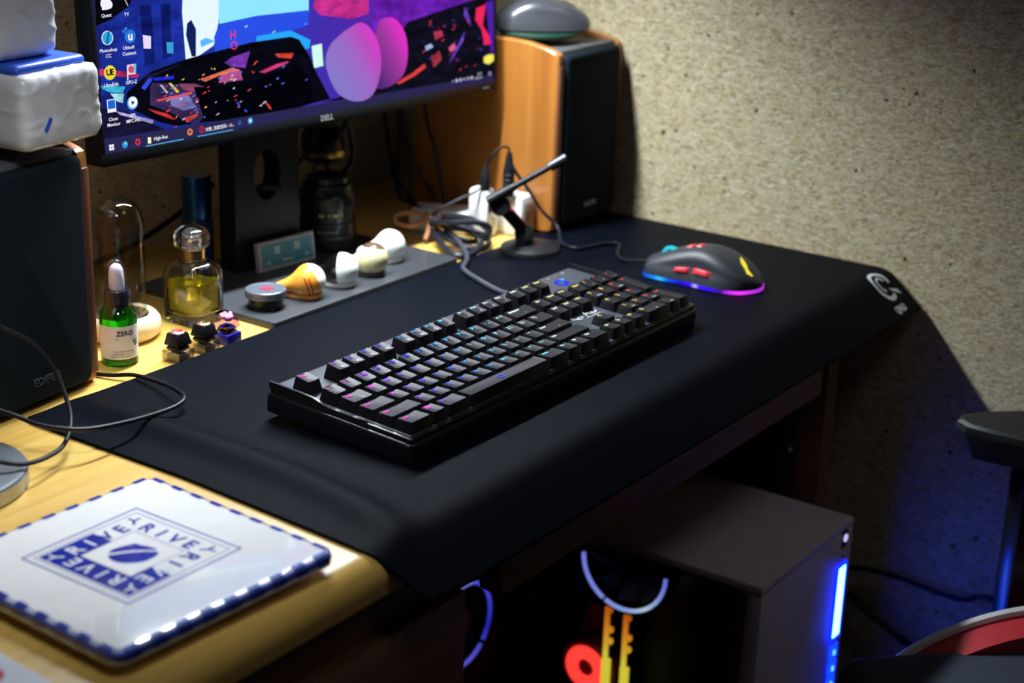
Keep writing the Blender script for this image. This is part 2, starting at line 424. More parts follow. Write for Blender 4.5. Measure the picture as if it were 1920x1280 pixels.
# ------------------------------------------------------------------ desk mat
def mat_z(x, y):
    d = [(-0.30, -0.098), (-0.226, -0.0345), (-0.205, -0.0165), (-0.197, -0.0098), (-0.192, -0.0055), (-0.187, -0.0024), (-0.180, -0.0006), (-0.172, 0.0), (0.3, 0.0)]
    z = 0.0
    for (a, za), (b, zb) in zip(d, d[1:]):
        if a <= y <= b: z = za + (zb - za) * (y - a) / (b - a)
    xc = -0.080 - (0.022 * ((-y) / 0.17) ** 2 if y < 0 else 0)
    amp = 0.0095 * min(1, max(0, (0.19 - y) / 0.08)) * (1 if y > -0.15 else max(0.35, 1 + (y + 0.15) / 0.1))
    s = 0.020 if x > xc else 0.016
    z += amp * math.exp(-((x - xc) / s) ** 2)
    return z
def mat_obj():
    xs = [-0.128 + 0.004 * i for i in range(26)] + [-0.024 + 0.0254 * i for i in range(1, 31)]
    ys = [0.1812, 0.17, 0.15, 0.13, 0.11, 0.09, 0.07, 0.05, 0.03, 0.01, -0.01, -0.03, -0.05, -0.07, -0.09, -0.105, -0.12, -0.135, -0.145, -0.155, -0.165, -0.172, -0.178, -0.184, -0.19, -0.195, -0.2, -0.205, -0.21, -0.215, -0.22, -0.226]
    t = bmesh.new(); top = []; bot = []
    for y in ys:
        r1 = []; r2 = []
        for i, x in enumerate(xs):
            k = max(0.0, 1 - (x + 0.128) / 0.09)
            xx = x - k * (0.006 * max(0, -y) / 0.1 + (-0.021 * max(0, (-0.18 - y) / 0.046)))
            if i == 0 and y > 0.175: xx += 0.004
            z = mat_z(xx, y)
            r1.append(t.verts.new((xx, y, z))); r2.append(t.verts.new((xx, y, z - 0.0028)))
        top.append(r1); bot.append(r2)
    n = len(xs); k = len(ys)
    for j in range(k - 1):
        for i in range(n - 1):
            t.faces.new((top[j][i], top[j + 1][i], top[j + 1][i + 1], top[j][i + 1]))
            t.faces.new((bot[j][i], bot[j][i + 1], bot[j + 1][i + 1], bot[j + 1][i]))
    for j in range(k - 1):
        t.faces.new((top[j][0], bot[j][0], bot[j + 1][0], top[j + 1][0]))
        t.faces.new((top[j][-1], top[j + 1][-1], bot[j + 1][-1], bot[j][-1]))
    for i in range(n - 1):
        t.faces.new((top[0][i], top[0][i + 1], bot[0][i + 1], bot[0][i]))
        t.faces.new((top[-1][i], bot[-1][i], bot[-1][i + 1], top[-1][i + 1]))
    bmesh.ops.recalc_face_normals(t, faces=t.faces[:])
    b = B(); b._add(t, None)
    m = mat('mat_cloth', (0.0020, 0.0031, 0.0062), 0.46, var=0.35, nscale=900, bump=0.5, bscale=2600, spec=0.03)
    return b.obj('desk_mat', m, None, None, 40)
matt = tag(mat_obj(), 'large black cloth desk mat draping over the front edge of the pine desk', 'desk mat')
def ring_arc(b, r, w, a0, a1, M, n=28, h=0.0004):
    P = [[((r + s * w / 2) * math.cos(math.radians(a0 + (a1 - a0) * i / n)), (r + s * w / 2) * math.sin(math.radians(a0 + (a1 - a0) * i / n)), h) for s in (-1, 1)] for i in range(n + 1)]
    return b.grid(P, M)
lg = B(); ring_arc(lg, 0.0145, 0.0042, -10, 300, None); ring_arc(lg, 0.0068, 0.0024, 10, 250, None)
lg.poly([(0.005, -0.006, 0.0004), (0.008, -0.0095, 0.0004), (0.0205, -0.0165, 0.0004), (0.019, -0.011, 0.0004)])
def on_mat(me, M):
    for v in me.vertices:
        p = M @ v.co; v.co = (p.x, p.y, mat_z(p.x, p.y) + 0.0008)
    return me
put('printed_logo', on_mat(lg.mesh('printed_logo', PRINTW, 0), T(0.7010, -0.1945, 0) @ RZ(5)), matt)
lt = text_mesh('QPAD', 0.0085, 0, 'CENTER', 0.0004).copy(); lt.materials.append(PRINTW)
put('printed_lettering', on_mat(lt, T(0.6985, -0.2195, 0)), matt)

# ------------------------------------------------------------------ monitor
MON_YAW, MON_TILT = -4.5, 2.5
stand_top = 0.004
mon = thing('monitor', 'wide black monitor on a flat grey stand, neon city picture on its screen', 'monitor', T(0.30, 0.27, -0.003))
PM = mon.matrix_world.inverted() @ (T(0.0575, 0.28, 0.1681) @ RZ(MON_YAW) @ RX(-MON_TILT))
MBODY = mat('monitor_plastic', (0.006, 0.007, 0.009), 0.38, bump=0.1, bscale=1200, spec=0.14)
b = B()
W_, H_ = 0.531, 0.297
# panel local axes: x right, z up, -y out of the screen
b.box(W_ + 0.009, 0.020, H_ + 0.016, T(W_ / 2, 0.0125, -0.0112), 0.0012)
b.box(W_ * 0.62, 0.03, H_ * 0.6, T(W_ / 2, 0.036, 0.06), 0.008)
b.obj('panel_housing', MBODY, mon, PM)
bz = B()
bz.box(W_ + 0.009, 0.0025, 0.0112, T(W_ / 2, 0.0005, -0.0112), 0.0004).box(W_ + 0.009, 0.0025, 0.0045, T(W_ / 2, 0.0005, H_), 0.0004)
for x in (-0.0023, W_ + 0.0023): bz.box(0.0045, 0.0025, H_, T(x, 0.0005, 0), 0.0004)
bz.obj('bezel', MBODY, mon, PM)
text('maker_lettering', 'DELL', 0.0078, mat('silver_print', (0.6, 0.6, 0.63), 0.3, 0.6), mon, PM @ T(0.2723, -0.0009, -0.0052) @ RX(90), 0.00005, 'CENTER', 0.0002)
B().box(0.010, 0.0006, 0.0012, T(0.517, -0.0009, -0.0066)).obj('power_light', glow('lamp_white', '#9aa0b0', 0.6), mon, PM)
SCRG = 1.0
scr = B().box(W_, 0.0006, H_, T(W_ / 2, 0.0006, 0)).obj('screen', glow_ramp('screen_glow', (1, 0, 0), 0.0, W_, [(0.0, '#18206e'), (0.35, '#2038b8'), (0.6, '#5028a8'), (1.0, '#7a20b0')], SCRG), mon, PM)
WALL=[
('building','#1c2f9a',0,[(6, 116), (30, 125), (99, 126), (95, 73), (61, 70), (30, 58), (0, 52)]),
('building','#101c6a',1,[(49, 126), (61, 126), (62, 74), (50, 72)]),
('building','#101c6a',1,[(72, 125), (83, 125), (81, 78), (71, 76)]),
('cloud_dark','#07070e',1,[(2, 141), (42, 138), (38, 127), (17, 117), (0, 113)]),
('lit_window','#e8dcff',2,[(50, 100), (59, 98), (58, 87), (50, 88)]),
('lit_window','#38a0d8',2,[(76, 91), (84, 90), (83, 80), (76, 81)]),
('facade_glow','#e8f8ff',1,[(98, 131), (141, 127), (138, 102), (131, 82), (114, 75), (97, 72), (96, 116)]),
('facade_glow','#10205c',2,[(101, 105), (106, 108), (111, 99), (109, 88), (109, 74), (104, 75), (99, 95)]),
('facade_glow','#58b8ff',2,[(115, 88), (122, 90), (133, 86), (116, 82)]),
('sky_glow','#8fe8ff',1,[(137, 128), (254, 118), (253, 100), (185, 100), (139, 101)]),
('sky_glow','#2a50e8',2,[(139, 101), (185, 104), (253, 103), (252, 89), (183, 78), (132, 76), (132, 90)]),
('sky_glow','#28a8ff',3,[(184, 85), (228, 86), (254, 74), (252, 66), (240, 66), (225, 78), (183, 78)]),
('lit_window','#d0fff0',4,[(255, 68), (269, 69), (270, 47), (257, 46)]),
('neon_band','#c03070',2,[(-2, 76), (24, 71), (43, 66), (41, 63), (-1, 70)]),
('neon_band','#40c0f8',2,[(1, 61), (27, 57), (24, 52), (10, 54), (2, 58)]),
('neon_band','#a0e8ff',3,[(10, 53), (25, 51), (23, 43), (17, 45)]),
('car','#090914',4,[(28, 51), (41, 59), (58, 67), (95, 73), (177, 80), (228, 80), (239, 76), (253, 57), (268, 25), (278, 13), (235, 11), (122, 12), (81, 14), (63, 20), (26, 39)]),
('car','#1c1c38',5,[(52, 64), (86, 69), (95, 70), (67, 64), (47, 58)]),
('car_reflection','#2030e0',6,[(56, 61), (82, 60), (82, 57), (60, 58)]),
('car_reflection','#3048f0',6,[(44, 54), (55, 62), (57, 59), (48, 51)]),
('car_reflection','#8a4468',6,[(87, 52), (105, 50), (118, 45), (106, 42), (92, 46)]),
('car_reflection','#3a2c58',5,[(57, 57), (93, 50), (106, 43), (114, 18), (105, 11), (90, 18), (76, 27), (53, 37), (54, 53)]),
('car_reflection','#7870b0',6,[(75, 42), (98, 40), (106, 28), (91, 27), (77, 33)]),
('car_reflection','#d83838',7,[(50, 34), (71, 27), (82, 20), (76, 21), (58, 29)]),
('car_reflection','#e04848',7,[(60, 41), (83, 42), (101, 43), (102, 41), (83, 40), (62, 39)]),
('car_reflection','#e85050',7,[(90, 20), (106, 22), (107, 20), (94, 15)]),
('car_reflection','#e8e058',7,[(75, 54), (78, 54), (87, 45), (84, 44)]),
('car_reflection','#d8e4ff',7,[(65, 54), (68, 53), (74, 46), (72, 45)]),
('car_reflection','#ff7050',7,[(112, 53), (151, 59), (161, 56), (138, 54), (118, 50)]),
('car_reflection','#7838b0',6,[(142, 65), (153, 69), (175, 72), (168, 57), (151, 60)]),
('car_reflection','#b05090',6,[(138, 54), (161, 56), (164, 46), (134, 47)]),
('car_reflection','#c83878',7,[(185, 51), (208, 56), (224, 57), (222, 55), (192, 49)]),
('car_reflection','#e84838',7,[(206, 66), (231, 64), (227, 59), (210, 62)]),
('car_window','#04040c',7,[(104, 47), (137, 43), (181, 43), (234, 54), (243, 46), (250, 35), (254, 12), (215, 8), (150, 10), (115, 13), (112, 28)]),
('car_light','#3858ff',8,[(156, 27), (159, 22), (158, 20), (155, 25)]),
('car_light','#3858ff',8,[(165, 18), (168, 16), (166, 15), (164, 17)]),
('car_light','#ff5040',8,[(190, 23), (197, 17), (199, 13), (196, 14), (192, 19)]),
('bumper','#a8a0e0',6,[(14, 37), (56, 23), (54, 20), (19, 33)]),
('ground','#181634',1,[(-3, 41), (25, 36), (69, 12), (47, 13), (0, 14)]),
('purple_sky','#6a20b0',1,[(344, 126), (554, 110), (545, 87), (491, 92), (382, 73), (342, 73)]),
('seat_form','#c83090',5,[(268, 97), (259, 105), (270, 132), (337, 127), (336, 92), (312, 89)]),
('car_right','#10101e',4,[(382, 69), (394, 78), (491, 91), (536, 94), (533, -1), (264, 11), (340, 8), (376, 20), (390, 35)]),
('car_right','#e04040',5,[(374, 17), (401, 25), (418, 32), (420, 28), (403, 21), (378, 15)]),
('car_right','#c03858',6,[(433, 64), (446, 64), (448, 58), (435, 55)]),
('car_right','#b03848',6,[(428, 39), (443, 41), (445, 33), (432, 26)]),
('car_right','#a8b8f8',6,[(419, 50), (428, 52), (432, 48), (421, 45)]),
('car_right','#e86090',6,[(456, 44), (465, 49), (469, 43), (460, 39)]),
('car_right','#6a48d8',6,[(462, 35), (476, 51), (481, 57), (480, 49), (456, 27)]),
('car_right','#7040c0',6,[(483, 86), (491, 73), (493, 63), (482, 76)]),
('neon_sign','#f02860',6,[(502, 82), (518, 85), (511, 64), (524, 50), (526, 41), (515, 41), (511, 58), (500, 70)]),
('neon_sign','#5020a8',5,[(518, 87), (534, 88), (534, 30), (526, 31), (524, 53)]),
('lamp','#fff060',7,[(514, 28), (522, 30), (533, 29), (534, 22), (522, 19), (514, 22)]),
('taskbar','#2a2850',9,[(0, 13), (340, 9), (533, 7), (533, 0), (0, 0)]),
]
ANCH={'quest':(12.0, 131.2), 'yy':(35.5, 131.0), 'photoshop':(11.0, 101.5), 'ubisoft':(34.6, 100.4), 'ue':(11.1, 71.3), 'gpuz':(33.8, 70.9), 'monitor':(10.2, 42.2), 'mpc':(33.0, 41.6), 'win':(6.9, 5.6), 'edge':(21.6, 5.8), 'opera':(35.9, 6.0), 'folder':(49.1, 5.5), 'firefox':(96.3, 6.3), 'opera2':(110.4, 6.3), 'blue1':(157.0, 6.1), 'blue2':(170.5, 6.2), 'Quest':(11.6, 120.8), 'YY':(33.3, 119.6), 'Photoshop':(11.1, 90.8), 'CC':(10.7, 85.8), 'Ubisoft':(33.1, 90.8), 'Connect':(33.3, 85.6), 'UltraEdit':(11.3, 60.5), 'GPU-Z':(33.4, 60.1), 'Close':(10.8, 30.3), 'Monitor':(11.0, 25.5), 'GPL':(32.6, 30.6), 'MPC':(32.8, 25.8), 'HighRes':(62.0, 6.0), 'baidu':(130.4, 5.4), 'u1a':(44.4, 0.3), 'u1b':(88.3, 0.0), 'u2a':(104.8, 0.6), 'u2b':(148.6, 0.7), 'H':(154.6, 89.0), 'O2':(155.3, 79.0), 'tray':(462.1, 7.9), 'trayb':(521.6, 8.8), 'dell':(272.3, -2.8), 'forma':(310.7, 49.3), 'formb':(369.4, 56.4), 'formax':(273.5, 53.5), 'formatop':(327.6, 87.6), 'formabot':(301.6, 13.8), 'formbr':(390.8, 45.7), 'formbtop':(362.7, 91.3), 'formbbot':(360.3, 24.4), 'led':(516.9, -6.5)}
def on_screen(pts, lay):
    q = []
    for u, v in pts:
        q.append((min(max(u, 0.3), 530.7) / 1000, -0.0002 - lay * 0.00006, min(max(v, 0.3), 296.5) / 1000))
    out = []
    for p in q:
        if not out or (Vector(p) - Vector(out[-1])).length > 2e-4: out.append(p)
    return out
for nm, c, lay, pts in WALL:
    pts = on_screen(pts, lay)
    if len(pts) > 2: B().poly(pts).obj(nm, glow_picture('picture_' + c, c, SCRG) if nm not in ('taskbar', 'facade_glow', 'sky_glow', 'lit_window', 'lamp', 'neon_sign') else glow('screen_' + c, c, SCRG), scr, None, 0)
# two big rounded magenta forms (a plain stand-in for the picture's figure) and the blocks above the visible strip
def blob(nm, outline, lay, m):
    P = smooth_path([(u, v, 0) for u, v in outline] + [outline[0] + (0,)], 6)[:-1]
    B().poly(on_screen([(p.x, p.y) for p in P], lay)).obj(nm, m, scr, None, 0)
FORM1 = glow_ramp('form_glow_left', (0.82, 0, 0.57), 0.255, 0.345, [(0.0, '#8878c8'), (0.3, '#9a6cc8'), (0.6, '#c048c0'), (0.85, '#f030d8'), (1.0, '#f838e0')], SCRG)
FORM2 = glow_ramp('form_glow_right', (0.85, 0, 0.52), 0.31, 0.385, [(0.0, '#542c78'), (0.4, '#a03aa0'), (0.75, '#f030d0'), (1.0, '#d028b8')], SCRG)
blob('rounded_form', [(352, 85), (372, 84), (388, 68), (392, 45), (384, 24), (360, 14), (340, 20), (340, 60)], 10, FORM2)
blob('rounded_form', [(300, 78), (326, 84), (346, 66), (352, 40), (344, 16), (330, 6), (308, 7), (286, 20), (273, 48), (280, 66)], 11, FORM1)
blob('screen_sky', [(20, 160), (200, 130), (330, 120), (330, 290), (20, 290)], 1, glow('screen_sky_glow', '#4890f0', SCRG))
blob('screen_haze', [(350, 110), (520, 110), (520, 290), (350, 290)], 1, glow('screen_haze_glow', '#9028c0', SCRG))
rnd = random.Random(11)
for nm, c, cnt, box_ in (('picture_lights', '#ff5048', 26, (60, 180, 12, 60)), ('picture_lights', '#ffe068', 14, (70, 150, 20, 62)), ('picture_lights', '#6078ff', 18, (60, 270, 16, 66)), ('picture_lights', '#e8e4ff', 14, (70, 200, 16, 62)), ('picture_lights', '#e03858', 22, (400, 520, 16, 80)), ('picture_lights', '#6048e0', 16, (400, 525, 20, 88)), ('picture_lights', '#9ce8ff', 12, (150, 255, 85, 130))):
    q = B()
    for i in range(cnt):
        u_ = rnd.uniform(*box_[:2]); v_ = rnd.uniform(*box_[2:]); w_ = rnd.uniform(1.0, 4.5); h_ = rnd.uniform(0.5, 1.4); s_ = w_ * 0.30
        q.poly([(p[0] / 1000, -0.00074, p[1] / 1000) for p in ((u_, v_), (u_ + w_, v_ + s_), (u_ + w_, v_ + s_ + h_), (u_, v_ + h_))])
    q.obj(nm, glow('screen_' + c, c, 0.9), scr, None, 0)['kind'] = 'stuff'
# icons and lettering on the screen
ST = glow('screen_text', '#f4f4fa', 1.0)
def stext(s, k, size, m=ST, dx=0, lay=14, bold=0.00006, align='CENTER'):
    u, v = ANCH[k]
    text('screen_lettering', s, size, m, scr, T((u + dx) / 1000, -0.0003 - lay * 0.00006, v / 1000) @ RX(90), 0, align, bold)
for s, k in (('Quest', 'Quest'), ('YY', 'YY'), ('Photoshop', 'Photoshop'), ('CC', 'CC'), ('Ubisoft', 'Ubisoft'), ('Connect', 'Connect'), ('UltraEdit', 'UltraEdit'), ('GPU-Z', 'GPU-Z'), ('Close', 'Close'), ('Monitor', 'Monitor'), ('GPL', 'GPL'), ('MPC-HC', 'MPC')):
    stext(s, k, 0.0043)
stext('High-Res', 'HighRes', 0.0044); stext('对数_百度百科 - O...', 'baidu', 0.0040, dx=2)
stext('H', 'H', 0.0115, glow('sign_red', '#f03868', 1), lay=6); stext('O', 'O2', 0.0115, glow('sign_red', '#f03868', 1), lay=6)
def disc(nm, k, r, c, lay=12, sx=1.0, dx=0, dy=0, hole=0.0):
    u, v = ANCH[k]; bb = B(); n = 28
    o_ = [((u + dx + r * sx * math.cos(2 * PI * i / n)) / 1000, -0.0002 - lay * 0.00006, (v + dy + r * math.sin(2 * PI * i / n)) / 1000) for i in range(n)]
    if hole:
        i_ = [((u + dx + r * hole * sx * math.cos(2 * PI * i / n)) / 1000, -0.0002 - lay * 0.00006, (v + dy + r * hole * math.sin(2 * PI * i / n)) / 1000) for i in range(n)]
        bb.loops([o_, i_], None, False)
    else: bb.poly(o_)
    return bb.obj(nm, glow('screen_' + c, c, 1.0), scr, None, 0)
def quad(nm, k, w, h, c, lay=12, dx=0, dy=0, sh=0):
    u, v = ANCH[k]; u += dx; v += dy
    return B().poly([((u - w / 2) / 1000, -0.0002 - lay * 0.00006, (v - h / 2) / 1000), ((u + w / 2) / 1000, -0.0002 - lay * 0.00006, (v - h / 2) / 1000),
                     ((u + w / 2 + sh) / 1000, -0.0002 - lay * 0.00006, (v + h / 2) / 1000), ((u - w / 2 + sh) / 1000, -0.0002 - lay * 0.00006, (v + h / 2) / 1000)]).obj(nm, glow('screen_' + c, c, 1.0), scr, None, 0)
disc('icon', 'quest', 5.2, '#f6f2fa', 12, 1.1); disc('icon', 'quest', 3.6, '#f6f2fa', 12, 1, 3.5, -1.5); quad('icon', 'quest', 7, 3, '#f6f2fa', 12, -1, -4)
quad('icon', 'yy', 1.2, 8, '#b8b8d0', 12, 0, 0, -4)
disc('icon', 'photoshop', 6.2, '#f0f8ff', 12); disc('icon', 'photoshop', 5.4, '#2aa8d8', 13); quad('icon', 'photoshop', 2.2, 11, '#1060b8', 14, -1, 0, 3)
disc('icon', 'ubisoft', 6.0, '#2878d8', 12, 1, 1); disc('icon', 'ubisoft', 1.6, '#2878d8', 12, 1, -5.5, 5); disc('icon', 'ubisoft', 1.1, '#48a8f8', 12, 1, -3, 7); stext('u', 'ubisoft', 0.011, ST, 1, 14, 0.0003)
disc('icon', 'ue', 6.4, '#f0d838', 12); stext('U', 'ue', 0.0075, glow('screen_#101018', '#101018', 1), -1.6, 14, 0.0003); stext('E', 'ue', 0.0075, glow('screen_#101018', '#101018', 1), 2.2, 14, 0.0003)
quad('icon', 'gpuz', 9.5, 9, '#f0c8d8', 12, 0.5, 0.5, 1); quad('icon', 'gpuz', 1.2, 13, '#f4f0f8', 12, -4, -2, 0.6); disc('icon', 'gpuz', 3.2, '#d04870', 13, 1, 0.5, 0.5); quad('icon', 'gpuz', 3, 8, '#60c8e0', 13, 4, 1, 1)
quad('icon', 'monitor', 9.5, 11.5, '#f0f0ff', 12); quad('icon', 'monitor', 7.8, 7.6, '#1868d8', 13, 0, 1.2)
disc('icon', 'mpc', 6.0, '#48a0e8', 12); disc('icon', 'mpc', 5.0, '#f8f8ff', 13, 1, 0.6, 0.6)
u, v = ANCH['mpc']; B().poly([((u - 1) / 1000, -0.0012, (v - 1.8) / 1000), ((u + 2.4) / 1000, -0.0012, (v + 0.4) / 1000), ((u - 1) / 1000, -0.0012, (v + 2.4) / 1000)]).obj('icon', glow('screen_#202038', '#202038', 1), scr, None, 0)
for dx in (-1.4, 1.4):
    for dy in (-1.4, 1.4): quad('taskbar_icon', 'win', 2.4, 2.4, '#f6f6ff', 13, dx, dy)
disc('taskbar_icon', 'edge', 3.1, '#2898e0', 13); disc('taskbar_icon', 'edge', 1.5, '#60e0c8', 14, 1, 0.8, 1.0)
disc('taskbar_icon', 'opera', 3.1, '#e83048', 13, 0.9, 0, 0, 0.5); disc('taskbar_icon', 'opera2', 3.4, '#c02050', 13, 0.9, 0, 0, 0.72); disc('taskbar_icon', 'opera2', 2.0, '#c02050', 13, 0.6, 0, 0, 0.6)
quad('taskbar_icon', 'folder', 3.6, 5.6, '#f8f4d0', 13); disc('taskbar_icon', 'firefox', 3.2, '#f88828', 13); disc('taskbar_icon', 'firefox', 1.7, '#304898', 14, 1, 0, 0.3)
disc('taskbar_icon', 'blue1', 2.4, '#3050b8', 13); disc('taskbar_icon', 'blue2', 3.0, '#48b0f0', 13); disc('taskbar_icon', 'blue2', 1.2, '#f0f8ff', 14)
for a, c in (('u1a', 'u1b'), ('u2a', 'u2b')):
    ua, ub = ANCH[a][0], ANCH[c][0]
    B().poly([(ua / 1000, -0.0012, 0.0004), (ub / 1000, -0.0012, 0.0004), (ub / 1000, -0.0012, 0.0012), (ua / 1000, -0.0012, 0.0012)]).obj('taskbar_underline', glow('screen_#58b8f0', '#58b8f0', 1), scr, None, 0)
for i, r in enumerate((0.9, 1.9, 1.9, 1.3, 1.6, 1.8)): disc('tray_icon', 'tray', r, '#d8d4f0', 13, 0.9, i * 6.2, 0, 0.35 if i in (2, 4) else 0)
text('screen_lettering', '2021/1/9', 0.0034, ST, scr, T(0.504, -0.0011, 0.0062) @ RX(90)); text('screen_lettering', '22:17', 0.0034, ST, scr, T(0.506, -0.0011, 0.0105) @ RX(90))
disc('tray_icon', 'trayb', 2.2, '#c0b8e8', 13, 1, 2, 0, 0.6)
# stand: flat grey foot, neck with an oval cable hole
FOOT = mat('stand_grey', (0.055, 0.06, 0.068), 0.33, 0.35, bump=0.08, bscale=1500)
imon = mon.matrix_world.inverted()
B().prism(rrect(0.288, 0.185, 0.004, 3), 0.0065, None, 0.0012).obj('stand_foot', FOOT, mon, imon @ T(0.3110, 0.2755, -0.0027))
def neck():
    w, h, d, n = 0.088, 0.20, 0.024, 48
    hole = [(0.018 * math.cos(2 * PI * i / n), 0.096 + 0.027 * math.sin(2 * PI * i / n)) for i in range(n)]
    outer = []
    for i in range(n):
        a = 2 * PI * i / n; cx, cz = math.cos(a), math.sin(a)
        s = min((w / 2) / abs(cx) if abs(cx) > 1e-6 else 9, ((h - 0.096) if cz > 0 else 0.096) / abs(cz) if abs(cz) > 1e-6 else 9)
        outer.append((s * cx, 0.096 + s * cz))
    for c in ((-w / 2, 0), (w / 2, 0), (-w / 2, h), (w / 2, h)):
        k = min(range(n), key=lambda i: (outer[i][0] - c[0]) ** 2 + (outer[i][1] - c[1]) ** 2); outer[k] = c
    return B().loops([[(x, 0, z) for x, z in hole], [(x, 0, z) for x, z in outer], [(x, d, z) for x, z in outer], [(x, d, z) for x, z in hole], [(x, 0, z) for x, z in hole]], None, False)
neck().obj('stand_neck', MBODY, mon, imon @ T(0.302, 0.315, 0.0038) @ RZ(MON_YAW))

# ------------------------------------------------------------------ loudspeakers
def speaker(M, label, badge_size):
    """local frame: front at y = 0 facing -y, x to the right, z up"""
    W, D, H = 0.133, 0.20, 0.212
    t = thing('loudspeaker', label, 'speaker', M, 'pair of wooden loudspeakers')
    B().box(W - 0.016, D - 0.004, H - 0.012, T(0, D / 2 + 0.004, 0.004), 0.002).obj('cabinet', mat('cabinet_top', (0.075, 0.078, 0.085), 0.5, bump=0.2, bscale=1500), t)
    prof = [(0.002, 0.004), (0.006, 0.0), (D, 0.0), (D, H - 0.004)] + [(0.07, H), (0.045, H - 0.001), (0.022, H - 0.0045), (0.008, H - 0.008), (0.003, H - 0.011), (0.001, H - 0.017)]
    for s in (-1, 1):
        xo = s * W / 2; xi = s * (W / 2 - 0.0105)
        k = 0.0015
        B().loops([[(xi, y, z) for y, z in prof], [(xo - s * k, y, z) for y, z in prof], [(xo, y + (k if y < 0.1 else -k), z + (k if z < 0.1 else -k)) for y, z in prof]]).obj('side_panel', SPKWOOD, t)
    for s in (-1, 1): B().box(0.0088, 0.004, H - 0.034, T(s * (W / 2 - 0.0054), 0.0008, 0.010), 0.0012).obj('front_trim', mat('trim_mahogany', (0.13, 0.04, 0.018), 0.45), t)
    B().prism(rrect(W - 0.022, H - 0.018, 0.006, 4), 0.011, T(0, 0.006, H / 2 - 0.003) @ RX(90), 0.005, 3).obj('grille', GRILLE, t)
    text('badge', 'EDIFIER', badge_size, mat('badge_metal', (0.16, 0.19, 0.2), 0.3, 0.7), t, T(0, -0.0054, 0.024) @ RX(90), 0.0008, 'CENTER', 0.0001)
    for sx in (-1, 1):
        for y in (0.02, D - 0.02): B().lathe([(0.006, 0), (0.007, 0.003), (0.007, 0.0045)], T(sx * 0.045, y, -0.0), 16).obj('foot', BLACK, t)
    return t
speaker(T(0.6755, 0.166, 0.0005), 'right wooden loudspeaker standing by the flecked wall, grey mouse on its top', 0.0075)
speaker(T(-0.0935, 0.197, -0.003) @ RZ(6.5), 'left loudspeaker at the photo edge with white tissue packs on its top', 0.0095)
# ------------------------------------------------------------------ keyboard
U = 0.01905
kb = thing('keyboard', 'full-size black mechanical keyboard with rainbow backlit keys on the black mat', 'keyboard', T(0, -0.00007, 0.0366) @ RX(3))
KCASE = mat('keyboard_case', (0.008, 0.009, 0.012), 0.28, bump=0.05, bscale=1500, spec=0.5)
KDECK = mat('keyboard_deck', (0.035, 0.04, 0.052), 0.40, bump=0.15, bscale=1600)
def plate(name, x0, x1, y0, y1, z0, z1, r, bev, m, parent, seg=3):
    return B().prism(rrect(x1 - x0, y1 - y0, r, 4), z1 - z0, T((x0 + x1) / 2, (y0 + y1) / 2, z0), bev, seg).obj(name, m, parent)
plate('case_bottom', -0.0075, 0.436, -0.1205, 0.0315, -0.0298, -0.0135, 0.007, 0.0024, KCASE, kb)
plate('case_rim', -0.0045, 0.433, -0.1178, 0.029, -0.0137, -0.0098, 0.003, 0.0008, KCASE, kb)
plate('deck_plate', -0.0015, 0.430, -0.1150, 0.0265, -0.0098, -0.0090, 0.002, 0.0004, KDECK, kb)
# raised cheeks at both ends, stepping down towards the front
for x in (-0.0037, 0.4322):
    pr = [(0.0285, -0.0099), (0.0285, -0.0048), (-0.004, -0.0048), (-0.018, -0.0052), (-0.028, -0.0075), (-0.034, -0.0085), (-0.072, -0.0085), (-0.074, -0.0099)]
    B().loops([[(x - 0.0012, y, z) for y, z in pr], [(x + 0.0012, y, z) for y, z in pr]]).obj('end_cheek', KCASE, kb)
for x in (0.04, 0.39):
    B().box(0.03, 0.012, 0.0045, T(x, 0.018, -0.0342), 0.001).obj('foot', BLACK, kb)
for x in (0.04, 0.39):
    B().box(0.03, 0.010, 0.0012, T(x, -0.112, -0.0309), 0.0003).obj('foot', BLACK, kb)
KEYM = mat('keycap_plastic', (0.008, 0.008, 0.012), 0.40, bump=0.05, bscale=2200, spec=0.2)
ROWZ = (0.003, 0.0015, 0.0, -0.001, -0.001, 0.0); ROWY = (0, -1.5, -2.5, -3.5, -4.5, -5.5); ROWT = (7, 6, 2.5, -1.0, -3.5, -3.5)
KM = {}
def key_mesh(w, row, h=1.0):
    k = (w, row, h)
    if k in KM: return KM[k]
    z0 = -0.0092 - ROWZ[row]
    bw, bd = w * U - 0.0009, h * U - 0.0009
    tw, td = w * U - 0.0062, h * U - 0.0050
    a = math.radians(ROWT[row]); oy = 0.0006
    def tl(pts, z): return [(x, y + oy, z + math.tan(a) * y) for x, y in pts]
    L = [[(x, y, z0) for x, y in rrect(bw, bd, 0.0008, 2)], tl(rrect(tw + 0.0008, td + 0.0008, 0.0014, 2), -0.0010), tl(rrect(tw, td, 0.0014, 2), -0.0001)]
    t = bmesh.new(); V = [[t.verts.new(p) for p in l] for l in L]; n = len(L[0])
    for A, C in zip(V, V[1:]):
        for i in range(n): t.faces.new((A[i], A[(i + 1) % n], C[(i + 1) % n], C[i]))
    inner = [t.verts.new(p) for p in tl(rrect(tw * 0.45 if w < 3 else tw - 0.006, td - 0.001, 0.001, 2), -0.0006)]
    for i in range(n): t.faces.new((V[2][i], V[2][(i + 1) % n], inner[(i + 1) % n], inner[i]))
    t.faces.new(inner)
    bmesh.ops.recalc_face_normals(t, faces=t.faces[:])
    b = B(); b._add(t, None); KM[k] = b.mesh('keycap', KEYM, 28)
    return KM[k]
